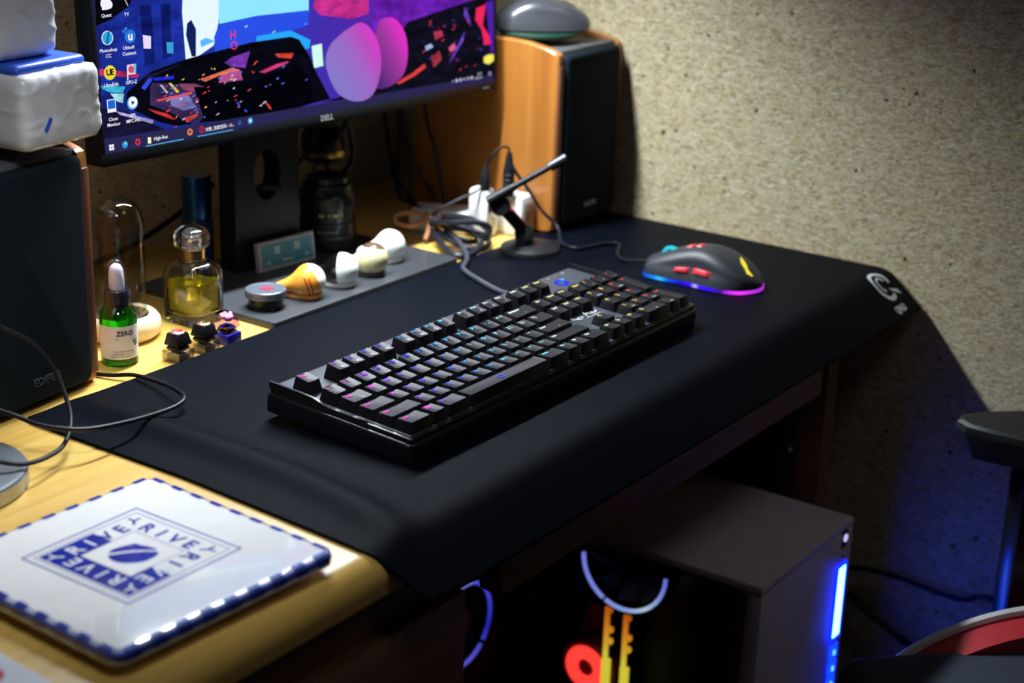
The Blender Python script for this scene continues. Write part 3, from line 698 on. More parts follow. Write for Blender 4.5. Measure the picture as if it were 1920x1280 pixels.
STOPS = [(0.0, '#ff4ad0'), (2.0, '#f04cf0'), (2.6, '#9a50ff'), (4.0, '#4a48ff'), (6.0, '#2c60ff'), (8.0, '#44a8ff'), (10.0, '#60dcff'), (12.0, '#a8ecff'), (14.0, '#ecfffa'), (15.5, '#f2fff0'), (16.5, '#e8ffb8'), (18.0, '#f2ec8c'), (19.5, '#ffd478'), (20.3, '#ffb060'), (20.9, '#ff5a60'), (22.5, '#ff4040')]
def key_color(x):
    for (a, ca), (b_, cb) in zip(STOPS, STOPS[1:]):
        if x <= b_:
            t_ = max(0, (x - a) / (b_ - a)); A = lin(ca); C = lin(cb)
            return tuple(A[i] + (C[i] - A[i]) * t_ for i in range(3)) + (1,)
    return lin(STOPS[-1][1]) + (1,)
LEG = glow('key_backlight', '#ffffff', 1.6, objcol=True)
SUBP = mat('key_print', (0.42, 0.40, 0.50), 0.5)
KEYS = []
def K(row, x, w, main, sub=None, size=None, h=1.0): KEYS.append((row, x, w, main, sub, size, h))
def run(row, x, names, subs=None):
    for i, n in enumerate(names): K(row, x + i, 1, n, subs[i] if subs else None)
K(0, 0.5, 1, 'Esc')
run(0, 2.5, ['F1', 'F2', 'F3', 'F4'], ['PF1', 'PF2', 'PF3', 'PF4']); run(0, 7, ['F5', 'F6', 'F7', 'F8'], ['PF5', 'S/PG', '⊗', '↙']); run(0, 11.5, ['F9', 'F10', 'F11', 'F12'], ['←', '□', '◼', '▪'])
run(0, 15.75, ['PrtSc', 'ScrLk', 'Pause'])
run(1, 0.5, ['~ `', '1 !', '2 @', '3 #', '4 $', '5 %', '6 ^', '7 &', '8 *', '9 (', '0 )', '- _', '= +']); K(1, 14, 2, 'Backspace', '←')
run(1, 15.75, ['Ins', 'Home', 'PgUp'], ['', '', '']); run(1, 19, ['Num', '/', '*', '-'], ['', '/', '*', '-'])
K(2, 0.75, 1.5, 'Tab', '⇆'); run(2, 2, list('QWERTYUIOP') + ['[ {', '] }']); K(2, 14.25, 1.5, '\\ |')
run(2, 15.75, ['Del', 'End', 'PgDn']); run(2, 19, ['7', '8', '9'], ['Home', '', 'PgUp']); K(2, 22, 1, '+', None, None, 2.0)
K(3, 0.875, 1.75, 'Caps'); run(3, 2.25, list('ASDFGHJKL') + ['; :', "' \""]); K(3, 13.875, 2.25, 'Enter', '↵'); run(3, 19, ['4', '5', '6'], ['', '', ''])
K(4, 1.125, 2.25, 'Shift'); run(4, 2.75, list('ZXCVBNM') + [', <', '. >', '/ ?']); K(4, 13.625, 2.75, 'Shift'); K(4, 16.75, 1, '↑'); run(4, 19, ['1', '2', '3'], ['End', '', 'PgDn']); K(4, 22, 1, 'Enter', None, 0.0028, 2.0)
K(5, 0.75, 1.5, 'Ctrl'); K(5, 2, 1, '⊞'); K(5, 3.25, 1.5, 'Alt'); K(5, 7, 6, ''); K(5, 10.75, 1.5, 'AltGr', '_'); K(5, 12, 1, 'Fn'); K(5, 13, 1, '≡'); K(5, 14.25, 1.5, 'Ctrl')
run(5, 15.75, ['←', '↓', '→']); K(5, 19.5, 2, '0', 'Ins'); K(5, 21, 1, '.', 'Del')
for row, x, w, main, sub, size, h in KEYS:
    y = ROWY[row] * U - (U / 2 if h > 1 else 0)
    M = T(x * U, y, ROWZ[row])
    k = put('keycap', key_mesh(w, row, h), kb, M)
    tl_ = math.degrees(math.atan(math.tan(math.radians(ROWT[row]))))
    if main:
        sz = size or (0.0066 if len(main) == 1 else 0.0054 if len(main) == 3 and main[1] == ' ' else 0.0044 if len(main) <= 3 else 0.0036)
        dx = -(w * U - 0.0062) / 2 + 0.0018
        ly = h * U / 2 - 0.0056
        o = text('legend', main, sz, LEG, k, T(dx, ly, 0.00018 + math.tan(math.radians(ROWT[row])) * (ly - 0.0006)) @ RX(tl_), 0, 'LEFT', 0.00014)
        o.color = key_color(x - (w - 1) / 2)
    if sub:
        ly = -h * U / 2 + 0.0055
        text('printed_legend', sub, 0.0031, SUBP, k, T(0.0008 if w < 1.3 else 0.002, ly, 0.0002 + math.tan(math.radians(ROWT[row])) * ly) @ RX(tl_), 0, 'CENTER', 0.00005)
    if row == 3 and main in 'FJ' and main:
        B().box(0.0035, 0.0007, 0.0005, T(0, -0.0052, -0.0003), 0.0001).obj('homing_bar', KEYM, k)
    if w == 6:
        e = B(); ring_arc(e, 0.0028, 0.0012, -20, 310, None, 20, 0.0002); e.poly([(0.0012, -0.0010, 0.0002), (0.0022, -0.0018, 0.0002), (0.0052, -0.0026, 0.0002), (0.0040, -0.0014, 0.0002)])
        o = e.obj('legend', LEG, k, T(-0.003, 0.001, 0.0000) @ RX(tl_)); o.color = lin('#4a58ff') + (1,)
        o.location.z = -0.0003
B().prism(rrect(0.052, 0.006, 0.001, 3), 0.0004, T(0.325, -0.0605, -0.0090)).obj('maker_plate', KDECK, kb)
text('maker_lettering', 'QPAD', 0.0155, mat('deck_print', (0.34, 0.37, 0.4), 0.5), kb, T(0.3255, -0.0585, -0.0085), 0, 'CENTER', 0.0003)
text('maker_lettering', 'PRO GAMING', 0.0036, MATS['deck_print'], kb, T(0.332, -0.0665, -0.0085), 0, 'CENTER', 0.0001)
e = B(); ring_arc(e, 0.0058, 0.0026, -20, 310, None, 24, 0.0003); e.poly([(0.002, -0.002, 0.0003), (0.0035, -0.0035, 0.0003), (0.0098, -0.0052, 0.0003), (0.0078, -0.0028, 0.0003)])
e.obj('lit_emblem', glow('emblem_blue', '#1038ff', 1.6), kb, T(0.3855, 0.006, -0.0088))
B().lathe([(0.0022, 0), (0.0022, 0.0004)], T(0.3935, 0.0105, -0.0088), 14).obj('lit_emblem', glow('emblem_cyan', '#48c8ff', 1.3), kb)
for i in range(4):
    text('panel_lettering', ('1', 'A', '⇩', '◐')[i], 0.004, SUBP, kb, T(0.372 + 0.013 * i, 0.0215, -0.0086), 0)

tag(B().tube([(0.3835, 0.034, 0.0135), (0.384, 0.050, 0.008), (0.386, 0.075, 0.0035), (0.402, 0.115, 0.0035), (0.4235, 0.153, 0.0038), (0.452, 0.170, 0.0045), (0.476, 0.192, 0.007), (0.494, 0.225, 0.015), (0.508, 0.258, 0.022)], 0.0028, 8).obj('keyboard_cable', mat('braid', (0.022, 0.025, 0.040), 0.55, bump=0.9, bscale=1500, var=0.4, nscale=1400)), 'braided grey-black cable leading from the back of the keyboard to the cable bundle', 'cable')

# ------------------------------------------------------------------ gaming mouse on the mat
def lerp_tab(tab, t):
    for (a, va), (b_, vb) in zip(tab, tab[1:]):
        if t <= b_:
            k = (t - a) / (b_ - a); i = tab.index((a, va))
            sl = lambda j: (tab[j + 1][1] - tab[j - 1][1]) / (tab[j + 1][0] - tab[j - 1][0]) if 0 < j < len(tab) - 1 else (vb - va) / (b_ - a)
            m0, m1, d = sl(i), sl(i + 1), b_ - a
            return (2 * k ** 3 - 3 * k * k + 1) * va + (k ** 3 - 2 * k * k + k) * d * m0 + (-2 * k ** 3 + 3 * k * k) * vb + (k ** 3 - k * k) * d * m1
    return tab[-1][1]
class MouseShape:
    def __init__(s, wt, ht, L, waist=0.0): s.w = wt; s.h = ht; s.L = L; s.waist = waist
    def pt(s, u, th, off=0.0):
        """u 0 rear .. 1 front, th 0 = right edge .. pi = left edge"""
        y = (u - 0.5) * s.L; w = lerp_tab(s.w, u); h = lerp_tab(s.h, u)
        c, n = math.cos(th), math.sin(th)
        cx = math.copysign(abs(c) ** 0.62, c); cz = n ** 0.72 if n > 0 else 0
        zz = cz * h
        if s.waist: cx *= 1 - s.waist * math.sin(PI * u) * max(0, 1 - abs(zz / max(h, 1e-6) - 0.5) * 2.2)
        p = Vector((w * cx, y, zz))
        if off:
            e = 1e-3
            a = s.pt(min(u + e, 1), th) - s.pt(max(u - e, 0), th); b_ = s.pt(u, min(th + e, PI)) - s.pt(u, max(th - e, 0))
            q = b_.cross(a)
            if q.length > 0: p += q.normalized() * off * (1 if q.dot(Vector((cx, 0, cz))) > 0 else -1)
        return p
    def body(s, nu=40, nt=28):
        P = []
        for i in range(nu + 1):
            u = 0.5 - 0.5 * math.cos(PI * i / nu)
            P.append([tuple(s.pt(u, PI * j / nt)) for j in range(nt + 1)])
        b_ = B(); return b_.loops(P)
    def patch(s, u0, u1, t0, t1, h, nu=10, nt=6, rnd=True):
        """raised pad hugging the shell"""
        G = []
        for i in range(nu + 1):
            r = []
            for j in range(nt + 1):
                a = i / nu; c = j / nt; k = 1.0
                if rnd: k = min(1, 6 * a * (1 - a) + 0.0) * min(1, 6 * c * (1 - c))
                r.append(tuple(s.pt(u0 + (u1 - u0) * a, t0 + (t1 - t0) * c, -0.0004 + h * (k ** 0.5))))
            G.append(r)
        return B().grid(G)
ms = MouseShape([(0, 0.006), (0.04, 0.017), (0.12, 0.027), (0.28, 0.0325), (0.55, 0.030), (0.8, 0.0305), (0.95, 0.0275), (0.985, 0.022), (1, 0.016)],
                [(0, 0.006), (0.05, 0.0115), (0.1, 0.0165), (0.2, 0.0245), (0.3, 0.0300), (0.4, 0.0332), (0.5, 0.0338), (0.6, 0.0318), (0.7, 0.0280), (0.8, 0.0235), (0.9, 0.0185), (1, 0.0130)], 0.125, 0.14)
mouse = thing('gaming_mouse', 'black gaming mouse with red side buttons and glowing blue and magenta base strip', 'mouse', T(0.5665, -0.0545, 0.0) @ RZ(3))
MB_ = mat('mouse_rubber', (0.02, 0.023, 0.031), 0.48, bump=0.1, bscale=2500)
ms.body().obj('shell', MB_, mouse, T(0, 0, 0.0042))
g = B().loops([[(p[0] * 0.97, p[1] * 0.985, z) for p in [ms.pt(i / 30, 0) for i in range(31)] + [ms.pt(1 - i / 30, PI) for i in range(31)]] for z in (0.0004, 0.0045)])
g.obj('base', SATIN, mouse)
STRIP = glow_ramp('rgb_strip', (0, 1, 0), -0.0625, 0.0625, [(0.0, '#a030c8'), (0.09, '#e838f8'), (0.16, '#c030f0'), (0.23, '#401080'), (0.36, '#2818f0'), (0.43, '#3a20ff'), (0.47, '#b0a0ff'), (0.51, '#3018ff'), (0.62, '#1810c0'), (0.72, '#0a50d8'), (0.80, '#30b8ff'), (0.86, '#1878e8'), (1.0, '#0828a0')], 1.3)
prof = [ms.pt(i / 48, 0) for i in range(49)] + [ms.pt(1 - i / 48, PI) for i in range(49)]
B().loops([[(p.x * 1.035, p.y * 1.015, 0.0012) for p in prof], [(p.x * 1.05, p.y * 1.02, 0.0022) for p in prof], [(p.x * 1.05, p.y * 1.02, 0.0036) for p in prof], [(p.x * 1.02, p.y * 1.01, 0.0046) for p in prof]]).obj('light_strip', STRIP, mouse)
ZT = T(0, 0, 0.0042)
ms.patch(0.545, 0.690, 2.80, 2.98, 0.0026).obj('thumb_button', RED, mouse, ZT)
ms.patch(0.350, 0.520, 2.78, 2.98, 0.0026).obj('thumb_button', RED, mouse, ZT)
ms.patch(0.615, 0.675, 1.50, 1.66, 0.0016).obj('top_button', RED, mouse, ZT)
ms.patch(0.525, 0.585, 1.50, 1.66, 0.0016).obj('top_button', RED, mouse, ZT)
wp = ms.pt(0.83, PI / 2)
B().ring([(0.0075, -0.003), (0.0098, -0.003), (0.0105, 0), (0.0098, 0.003), (0.0075, 0.003)], ZT @ T(0, wp.y, wp.z - 0.0062) @ RY(90), 28).obj('scroll_wheel', glow_ramp('wheel_glow', (0, 1, 0), 0.02, 0.06, [(0.0, '#40f0f0'), (0.7, '#30d8f8'), (1.0, '#2080e0')], 1.0), mouse)
e = B()
G = [[tuple(ms.pt(0.06 + 0.16 * a, 1.56 + (0.12 - 0.05 * a) * c - 0.20 * (a - 0.5), 0.0005)) for c in (0, 0.5, 1)] for a in [i / 12 for i in range(13)]]
e.grid(G); G = [[tuple(ms.pt(0.055 + 0.07 * a, 1.68 + 0.17 * c * (1 - abs(a * 2 - 1)), 0.0005)) for c in (0, 0.5, 1)] for a in [i / 8 for i in range(9)]]
e.grid(G); e.obj('lit_logo', glow('logo_yellow', '#f0e040', 1.1), mouse, ZT)
for s in (-1, 1):
    ms.patch(0.62, 0.985, PI / 2 + s * 0.16, PI / 2 + s * 0.62, 0.0006, 14, 8).obj('main_button', MB_, mouse, ZT)
tag(B().tube([(0.5635, 0.0085, 0.0095), (0.561, 0.022, 0.008), (0.563, 0.044, 0.004), (0.583, 0.064, 0.003), (0.612, 0.079, 0.0024), (0.6175, 0.088, 0.0024), (0.606, 0.098, 0.0024), (0.580, 0.104, 0.0024), (0.570, 0.114, 0.0024), (0.5777, 0.1335, 0.0040), (0.5935, 0.150, 0.0150), (0.5885, 0.168, 0.0310), (0.5800, 0.183, 0.0560), (0.575, 0.195, 0.072), (0.5745, 0.2035, 0.084)], 0.0020, 8).obj('mouse_cable', RUBBER), 'thin black cable winding over the mat from the gaming mouse', 'cable')

# ------------------------------------------------------------------ grey mouse on a round green pad, on top of the right loudspeaker
ztop = 0.2125
tag(B().lathe([(0.0445, 0.0), (0.046, 0.001), (0.046, 0.0035), (0.0445, 0.0045)], T(0.664, 0.232, ztop), 48).obj('round_pad', mat('green_pad', (0.004, 0.032, 0.018), 0.5)), 'thin round dark green pad under the grey mouse', 'pad')
m2 = thing('grey_mouse', 'glossy dark grey computer mouse lying on top of the right loudspeaker', 'mouse', T(0.668, 0.232, ztop + 0.0046) @ RZ(-138))
s2 = MouseShape([(0, 0.010), (0.05, 0.020), (0.18, 0.028), (0.45, 0.031), (0.75, 0.029), (0.95, 0.022), (1, 0.014)], [(0, 0.010), (0.06, 0.018), (0.25, 0.030), (0.45, 0.034), (0.7, 0.030), (0.92, 0.020), (1, 0.012)], 0.108, 0.08)
G2 = mat('grey_gloss', (0.075, 0.078, 0.09), 0.3, 0.25, coat=0.4)
s2.body().obj('shell', G2, m2, T(0, 0, 0.002))
B().loops([[(p.x * 0.96, p.y * 0.98, z) for p in [s2.pt(i / 30, 0) for i in range(31)] + [s2.pt(1 - i / 30, PI) for i in range(31)]] for z in (0.0, 0.0025)]).obj('base', SATIN, m2)
s2.patch(0.70, 0.86, 1.42, 1.72, 0.0012).obj('scroll_wheel', SATIN, m2, T(0, 0, 0.002))
for s in (-1, 1): s2.patch(0.58, 0.975, PI / 2 + s * 0.16, PI / 2 + s * 0.8, 0.0008, 12, 8).obj('main_button', G2, m2, T(0, 0, 0.002))

# ------------------------------------------------------------------ tissue packs on the left loudspeaker
def tissue(name, label, M, w, d, h, seed):
    """soft wrapped block; local origin at the middle of its bottom"""
    t = thing(name, label, 'tissue pack', M, 'wrapped tissue packs on the loudspeaker')
    rnd = random.Random(seed); bm = bmesh.new(); bmesh.ops.create_cube(bm, size=1.0)
    bmesh.ops.transform(bm, matrix=Matrix.Diagonal((w, d, h, 1)) @ T(0, 0, 0.5), verts=bm.verts)
    bmesh.ops.bevel(bm, geom=bm.edges[:], offset=0.011, segments=4, profile=0.6, affect='EDGES')
    bmesh.ops.subdivide_edges(bm, edges=[e for e in bm.edges if e.calc_length() > 0.02], cuts=22, use_grid_fill=True)
    from mathutils import noise
    for v in bm.verts:
        n = noise.noise(v.co * 38 + Vector((seed, 0, 0))); f = noise.noise(v.co * 110 + Vector((0, seed, 0)))
        r = 1 - abs(noise.noise(v.co * 52 + Vector((seed, 3, 1)))) * 2
        k = (v.co - Vector((0, 0, h / 2))).normalized()
        d_ = k * (0.0013 * n + 0.0004 * f + 0.0018 * max(0, r) ** 6)
        if v.co.z < 0.004: d_.z = max(0, d_.z) * 0.3
        v.co += d_
    b_ = B(); b_._add(bm, None)
    b_.obj('wrapped_block', mat('tissue_film', (0.70, 0.72, 0.75), 0.3, bump=0.35, bscale=90, sub=0.0, coat=0.25), t, None, 60)
    return t
BLUEF = mat('blue_film', (0.03, 0.10, 0.62), 0.35)
SPT = 0.2122
def band(t, w, d, h):
    b_ = B(); n = 10
    b_.box(w * 0.88, d * 0.88, 0.0095, T(-0.001, 0, h - 0.003), 0.0045, 3)
    b_.obj('blue_print_band', BLUEF, t)
M1 = T(-0.075, 0.268, SPT) @ RZ(6)
t1 = tissue('tissue_pack', 'white wrapped tissue pack lying directly on the left loudspeaker', M1, 0.088, 0.17, 0.060, 2)
band(t1, 0.088, 0.17, 0.060)
B().box(0.0035, 0.0006, 0.012, T(-0.024, -0.0862, 0.015) @ RY(35)).obj('printed_mark', BLUEF, t1)
t2 = tissue('tissue_pack', 'upper white tissue pack stacked on top of another pack', T(-0.0945, 0.291, SPT + 0.0668) @ RZ(3), 0.086, 0.17, 0.058, 5)

# ------------------------------------------------------------------ bottles and things left of the monitor
dz = -0.003
GREEN = glass('green_glass', '#5fd35a', 0.0, 1.45)
CLEAR = glass('clear_glass', '#f4f6f6', 0.0, 1.45)
db = thing('dropper_bottle', 'green glass dropper bottle with white label reading ZERO beside the left loudspeaker', 'bottle', T(0.017, 0.2275, dz))
R0 = 0.0162
B().lathe([(0.0001, 0.0), (R0 - 0.002, 0.0), (R0, 0.002), (R0, 0.044), (R0 - 0.0015, 0.0485), (R0 - 0.005, 0.052), (0.0098, 0.0535), (0.0095, 0.056), (0.0001, 0.056)], None, 44).obj('glass_body', GREEN, db)
B().lathe([(0.0001, 0.0015), (R0 - 0.0025, 0.0015), (R0 - 0.0015, 0.003), (R0 - 0.0015, 0.043), (0.0001, 0.043)], None, 40).obj('liquid', glass('green_liquid', '#3fc03c', 0.0, 1.36, 0.9), db)
n = 40
B().loops([[((R0 + 0.0002) * math.cos(PI * (0.62 + 1.20 * i / n)), (R0 + 0.0002) * math.sin(PI * (0.62 + 1.20 * i / n)), z) for i in range(n + 1)] for z in (0.0075, 0.0375)], None, False, False).obj('label', mat('label_paper', (0.72, 0.71, 0.70), 0.5), db)
def wrap_text(s, size, m, parent, r, ang, z, name='lettering', bold=0.0):
    me = text_mesh(s, size, 0, 'CENTER', bold).copy()
    for v in me.vertices:
        a = math.radians(ang) + v.co.x / r
        v.co = (r * math.cos(a), r * math.sin(a), z + v.co.y)
    me.materials.clear(); me.materials.append(m); return put(name, me, parent)
INK = mat('black_ink', (0.02, 0.022, 0.025), 0.6)
wrap_text('ZERO', 0.0060, INK, db, R0 + 0.0005, -113, 0.0310, 'lettering', 0.00015)
wrap_text('CE', 0.0030, mat('grey_ink', (0.3, 0.3, 0.3), 0.6), db, R0 + 0.0005, -140, 0.0262)
for i, s in enumerate(('A BLEMISH BARRIER', 'TREATMENT TO CLEAR', 'AND FUTURE BREAKOUTS')): wrap_text(s, 0.0021, INK, db, R0 + 0.0005, -116, 0.0148 - 0.0024 * i)
lf = B()
for a, l, x0 in ((35, 0.006, 0), (62, 0.009, 0), (88, 0.010, 0.0004), (115, 0.008, 0.0006), (20, 0.004, -0.0004)):
    c, s_ = math.cos(math.radians(a)), math.sin(math.radians(a))
    lf.poly([(x0, 0, 0), (x0 + c * l * 0.5 - s_ * 0.0008, s_ * l * 0.5 + c * 0.0008, 0), (x0 + c * l, s_ * l, 0), (x0 + c * l * 0.5 + s_ * 0.0008, s_ * l * 0.5 - c * 0.0008, 0)])
me = lf.mesh('printed_leaf', mat('leaf_ink', (0.10, 0.14, 0.15), 0.6), 0)
for v in me.vertices:
    a = math.radians(-80) + v.co.x / (R0 + 0.0005); v.co = ((R0 + 0.0005) * math.cos(a), (R0 + 0.0005) * math.sin(a), 0.0185 + v.co.y)
put('printed_leaf', me, db)
B().lathe([(0.0112, 0.0530), (0.0115, 0.054), (0.0115, 0.0665), (0.0108, 0.0675), (0.0001, 0.0675)], None, 36).obj('collar', mat('collar_black', (0.015, 0.016, 0.024), 0.25, coat=0.6), db)
B().lathe([(0.0062, 0.0675), (0.0068, 0.069), (0.0066, 0.078), (0.0060, 0.085), (0.0045, 0.0885), (0.002, 0.0902), (0.0001, 0.0905)], None, 28).obj('rubber_bulb', mat('bulb_white', (0.82, 0.80, 0.84), 0.45), db)
B().lathe([(0.0150, 0.0455), (0.0128, 0.0545), (0.0126, 0.0700), (0.0086, 0.0712), (0.0084, 0.084), (0.0072, 0.0905), (0.004, 0.0940), (0.0001, 0.0950)], None, 40, False).obj('clear_cap', pane('clear_cap_plastic', '#eeeef4', 0.4), db)

dome = thing('glass_dome', 'clear glass dome standing in a pale wooden ring base behind the dropper bottle', 'glass dome', T(0.0665, 0.279, dz))
B().ring([(0.0245, 0.004), (0.027, 0.0), (0.030, 0.0), (0.0345, 0.004), (0.0365, 0.0105), (0.0355, 0.017), (0.032, 0.0215), (0.028, 0.023), (0.0252, 0.021), (0.0245, 0.016)], None, 56).obj('ring_base', wood('pale_wood', (0.80, 0.66, 0.44), (0.68, 0.52, 0.31), 'x', 0.5, 1.5, 0.05), dome)
pr = [(0.0235, 0.006), (0.0236, 0.09)] + [(0.0236 * math.cos(PI / 2 * i / 10), 0.108 + 0.0236 * math.sin(PI / 2 * i / 10)) for i in range(11)]
pr[-1] = (0.0001, pr[-1][1])
B().lathe(pr, None, 48, False).obj('glass_bell', pane('dome_glass', '#dcdedc', 0.45), dome)
B().lathe([(0.0001, 0.003), (0.024, 0.003), (0.024, 0.008), (0.0001, 0.008)], None, 40).obj('floor_disc', mat('dome_floor', (0.02, 0.02, 0.02), 0.4), dome)

bb = thing('blue_bottle', 'tall dark blue cosmetic bottle with metallic blue cap behind the perfume bottle', 'bottle', T(0.258, 0.372, dz))
B().lathe([(0.0001, 0), (0.0150, 0), (0.0162, 0.002), (0.0162, 0.052), (0.0145, 0.0565), (0.0130, 0.0575), (0.0130, 0.060), (0.0001, 0.060)], None, 40).obj('body', mat('blue_gloss', (0.012, 0.03, 0.13), 0.2, coat=0.6), bb)
B().lathe([(0.0148, 0.0575), (0.0152, 0.058), (0.0152, 0.1010), (0.0148, 0.1016), (0.0001, 0.1016)], None, 40).obj('cap', mat('blue_metal', (0.02, 0.10, 0.38), 0.28, 0.9), bb)
B().lathe([(0.0001, 0.1016), (0.0146, 0.1016), (0.0146, 0.1020), (0.0001, 0.1020)], None, 40).obj('cap_top', mat('cap_top_grey', (0.5, 0.5, 0.52), 0.4, 0.3), bb)

pf = thing('perfume_bottle', 'square clear glass perfume bottle half full of yellow perfume with domed stopper', 'perfume bottle', T(0.1425, 0.2625, dz))
hw = 0.0445
def sq(k, z, r=0.009): return [(x, y, z) for x, y in rrect(hw * k, hw * k, r * k, 5)]
gb = bmesh.new()
def shell(Ls, flip):
    V = [[gb.verts.new(p) for p in l] for l in Ls]; n_ = len(V[0]); fs = []
    for A_, C_ in zip(V, V[1:]):
        for i in range(n_): fs.append(gb.faces.new((A_[i], A_[(i + 1) % n_], C_[(i + 1) % n_], C_[i])))
    fs.append(gb.faces.new(V[0][::-1])); fs.append(gb.faces.new(V[-1]))
    if flip: bmesh.ops.reverse_faces(gb, faces=fs)
def sq3(k, z): return [(x, y, z) for x, y in rrect(hw * k, hw * k, 0.0115 * k, 5)]
shell([sq(0.93, 0.0), sq(0.99, 0.0012), sq(1.0, 0.004), sq(1.0, 0.044), sq(0.985, 0.048), sq(0.93, 0.0525), sq(0.80, 0.0560), sq(0.66, 0.0578), sq(0.56, 0.0585, 0.02), sq(0.55, 0.0605, 0.02)], False)
shell([sq3(0.68, 0.0080), sq3(0.80, 0.0092), sq3(0.905, 0.0135), sq3(0.915, 0.0440), sq3(0.85, 0.0490), sq3(0.72, 0.0530), sq3(0.48, 0.0552)], True)
gbb = B(); gbb._add(gb, None); gbb.obj('glass_body', CLEAR, pf)
def sq2(k, z): return [(x, y, z) for x, y in rrect(hw * k, hw * k, 0.012 * k, 5)]
B().loops([sq3(0.67, 0.0082), sq3(0.79, 0.0094), sq3(0.900, 0.0136), sq3(0.910, 0.0395)]).obj('perfume', glass('yellow_perfume', '#f4e420', 0.0, 1.33, 0.8), pf)
B().lathe([(0.0112, 0.0606), (0.0120, 0.0610), (0.0120, 0.0700), (0.0115, 0.0706), (0.0001, 0.0706)], None, 40).obj('collar', mat('gold_metal', (0.55, 0.38, 0.20), 0.25, 1.0), pf)
B().lathe([(0.0001, 0.0708), (0.0115, 0.0708), (0.0160, 0.0730), (0.0172, 0.0755), (0.0166, 0.0775), (0.0158, 0.0782), (0.0172, 0.0800), (0.0170, 0.0830), (0.0150, 0.0868), (0.0112, 0.0898), (0.0060, 0.0917), (0.0001, 0.0922)], None, 48).obj('stopper', CLEAR, pf)
B().lathe([(0.0001, 0.0712), (0.0068, 0.0712), (0.0068, 0.0815), (0.0060, 0.0822), (0.0001, 0.0822)], None, 28).obj('spray_head', mat('spray_silver', (0.75, 0.75, 0.72), 0.2, 0.9), pf)
B().tube([(0, 0, 0.060), (0.001, 0, 0.03), (0.004, 0.003, 0.012)], 0.0011, 8).obj('dip_tube', glass('tube_clear', '#f8f8f0', 0.02, 1.3), pf)

def keycap_on_switch(M, label, topm, boxm, topkind):
    t = thing('keycap_ornament', label, 'keycap ornament', M, 'artisan keycaps on small boxes')
    w = 0.0172
    if topkind != 'paw':
        n_ = 0.0009
        bx = B().box(w + 0.0030, w + 0.0030, 0.0012, None, 0.0004)
        for s in (-1, 1):
            bx.box(n_, w + 0.003, 0.0088, T(s * (w + 0.003 - n_) / 2, 0, 0.001)); bx.box(w + 0.003 - 2 * n_, n_, 0.0088, T(0, s * (w + 0.003 - n_) / 2, 0.001))
        bx.obj('clear_box', boxm, t)
        B().box(w - 0.003, w - 0.003, 0.0050, T(0, 0, 0.0014), 0.0006).obj('switch_bottom', mat('switch_grey', (0.30, 0.28, 0.26), 0.5), t)
    else:
        B().box(w + 0.0015, w + 0.0015, 0.0100, None, 0.0008).obj('box', boxm, t)
    L = [[(x, y, z) for x, y in rrect(k, k, 0.0008, 2)] for k, z in ((0.0125, 0.0090 if topkind != 'paw' else 0.0100), (0.0148, 0.0115), (0.0150, 0.0120), (0.0100, 0.0162), (0.0095, 0.0165))]
    B().loops(L).obj('switch', SATIN if topkind != 'paw' else glass('switch_clear', '#f0f4fa', 0.02, 1.3), t)
    L = [[(x, y, z) for x, y in rrect(k, k, 0.0012, 3)] for k, z in ((0.0178, 0.0150), (0.0178, 0.0157), (0.0142, 0.0243), (0.0132, 0.0252))]
    kc = B().loops(L).obj('keycap', topm, t)
    if topkind != 'paw':
        c1 = mat('medallion_' + topkind, (0.65, 0.42, 0.22) if topkind == 'bronze' else (0.72, 0.5, 0.45), 0.3, 0.7)
        B().lathe([(0.0060, 0.0250), (0.0062, 0.0258), (0.0052, 0.0266), (0.0030, 0.0270), (0.0001, 0.0271)], None, 28).obj('medallion', c1, t)
        ds = B(); rnd = random.Random(3)
        for i in range(9):
            a = 2 * PI * i / 9; ds.tube([(0.0015 * math.cos(a), 0.0015 * math.sin(a), 0.0272), (0.0035 * math.cos(a + 0.5), 0.0035 * math.sin(a + 0.5), 0.0271), (0.0052 * math.cos(a + 0.4), 0.0052 * math.sin(a + 0.4), 0.0266)], 0.0005, 5, 3)
        ds.obj('relief', RED if topkind == 'red' else mat('dark_bronze', (0.12, 0.07, 0.04), 0.35, 0.7), t)
    else:
        PK = mat('pink_pads', (0.86, 0.30, 0.55), 0.4, sub=0.1)
        B().sphere(0.0048, T(0.0006, -0.0014, 0.0238) @ Matrix.Diagonal((1.1, 0.95, 0.75, 1))).obj('paw_pad', PK, t)
        for x, y in ((-0.0052, -0.0005), (-0.0025, 0.0038), (0.0022, 0.0042), (0.0055, 0.0008)):
            B().sphere(0.0022, T(x, y, 0.0256)).obj('paw_pad', PK, t)
    return t
KBX = pane('box_plastic', '#e0dcda', 0.5)
keycap_on_switch(T(0.0538, 0.1928, dz) @ RZ(3), 'black keycap with red and gold medallion on a clear box, nearest the dropper bottle', SATIN, KBX, 'red')
keycap_on_switch(T(0.0858, 0.1926, dz) @ RZ(3), 'black keycap with bronze medallion on a clear box, in the middle of three', SATIN, KBX, 'bronze')
keycap_on_switch(T(0.1152, 0.1928, dz) @ RZ(2), 'clear keycap with pink paw pads on a deep blue box beside the perfume', pane('paw_shell', '#e0c8ec', 0.5), mat('blue_box', (0.012, 0.012, 0.30), 0.35), 'paw')

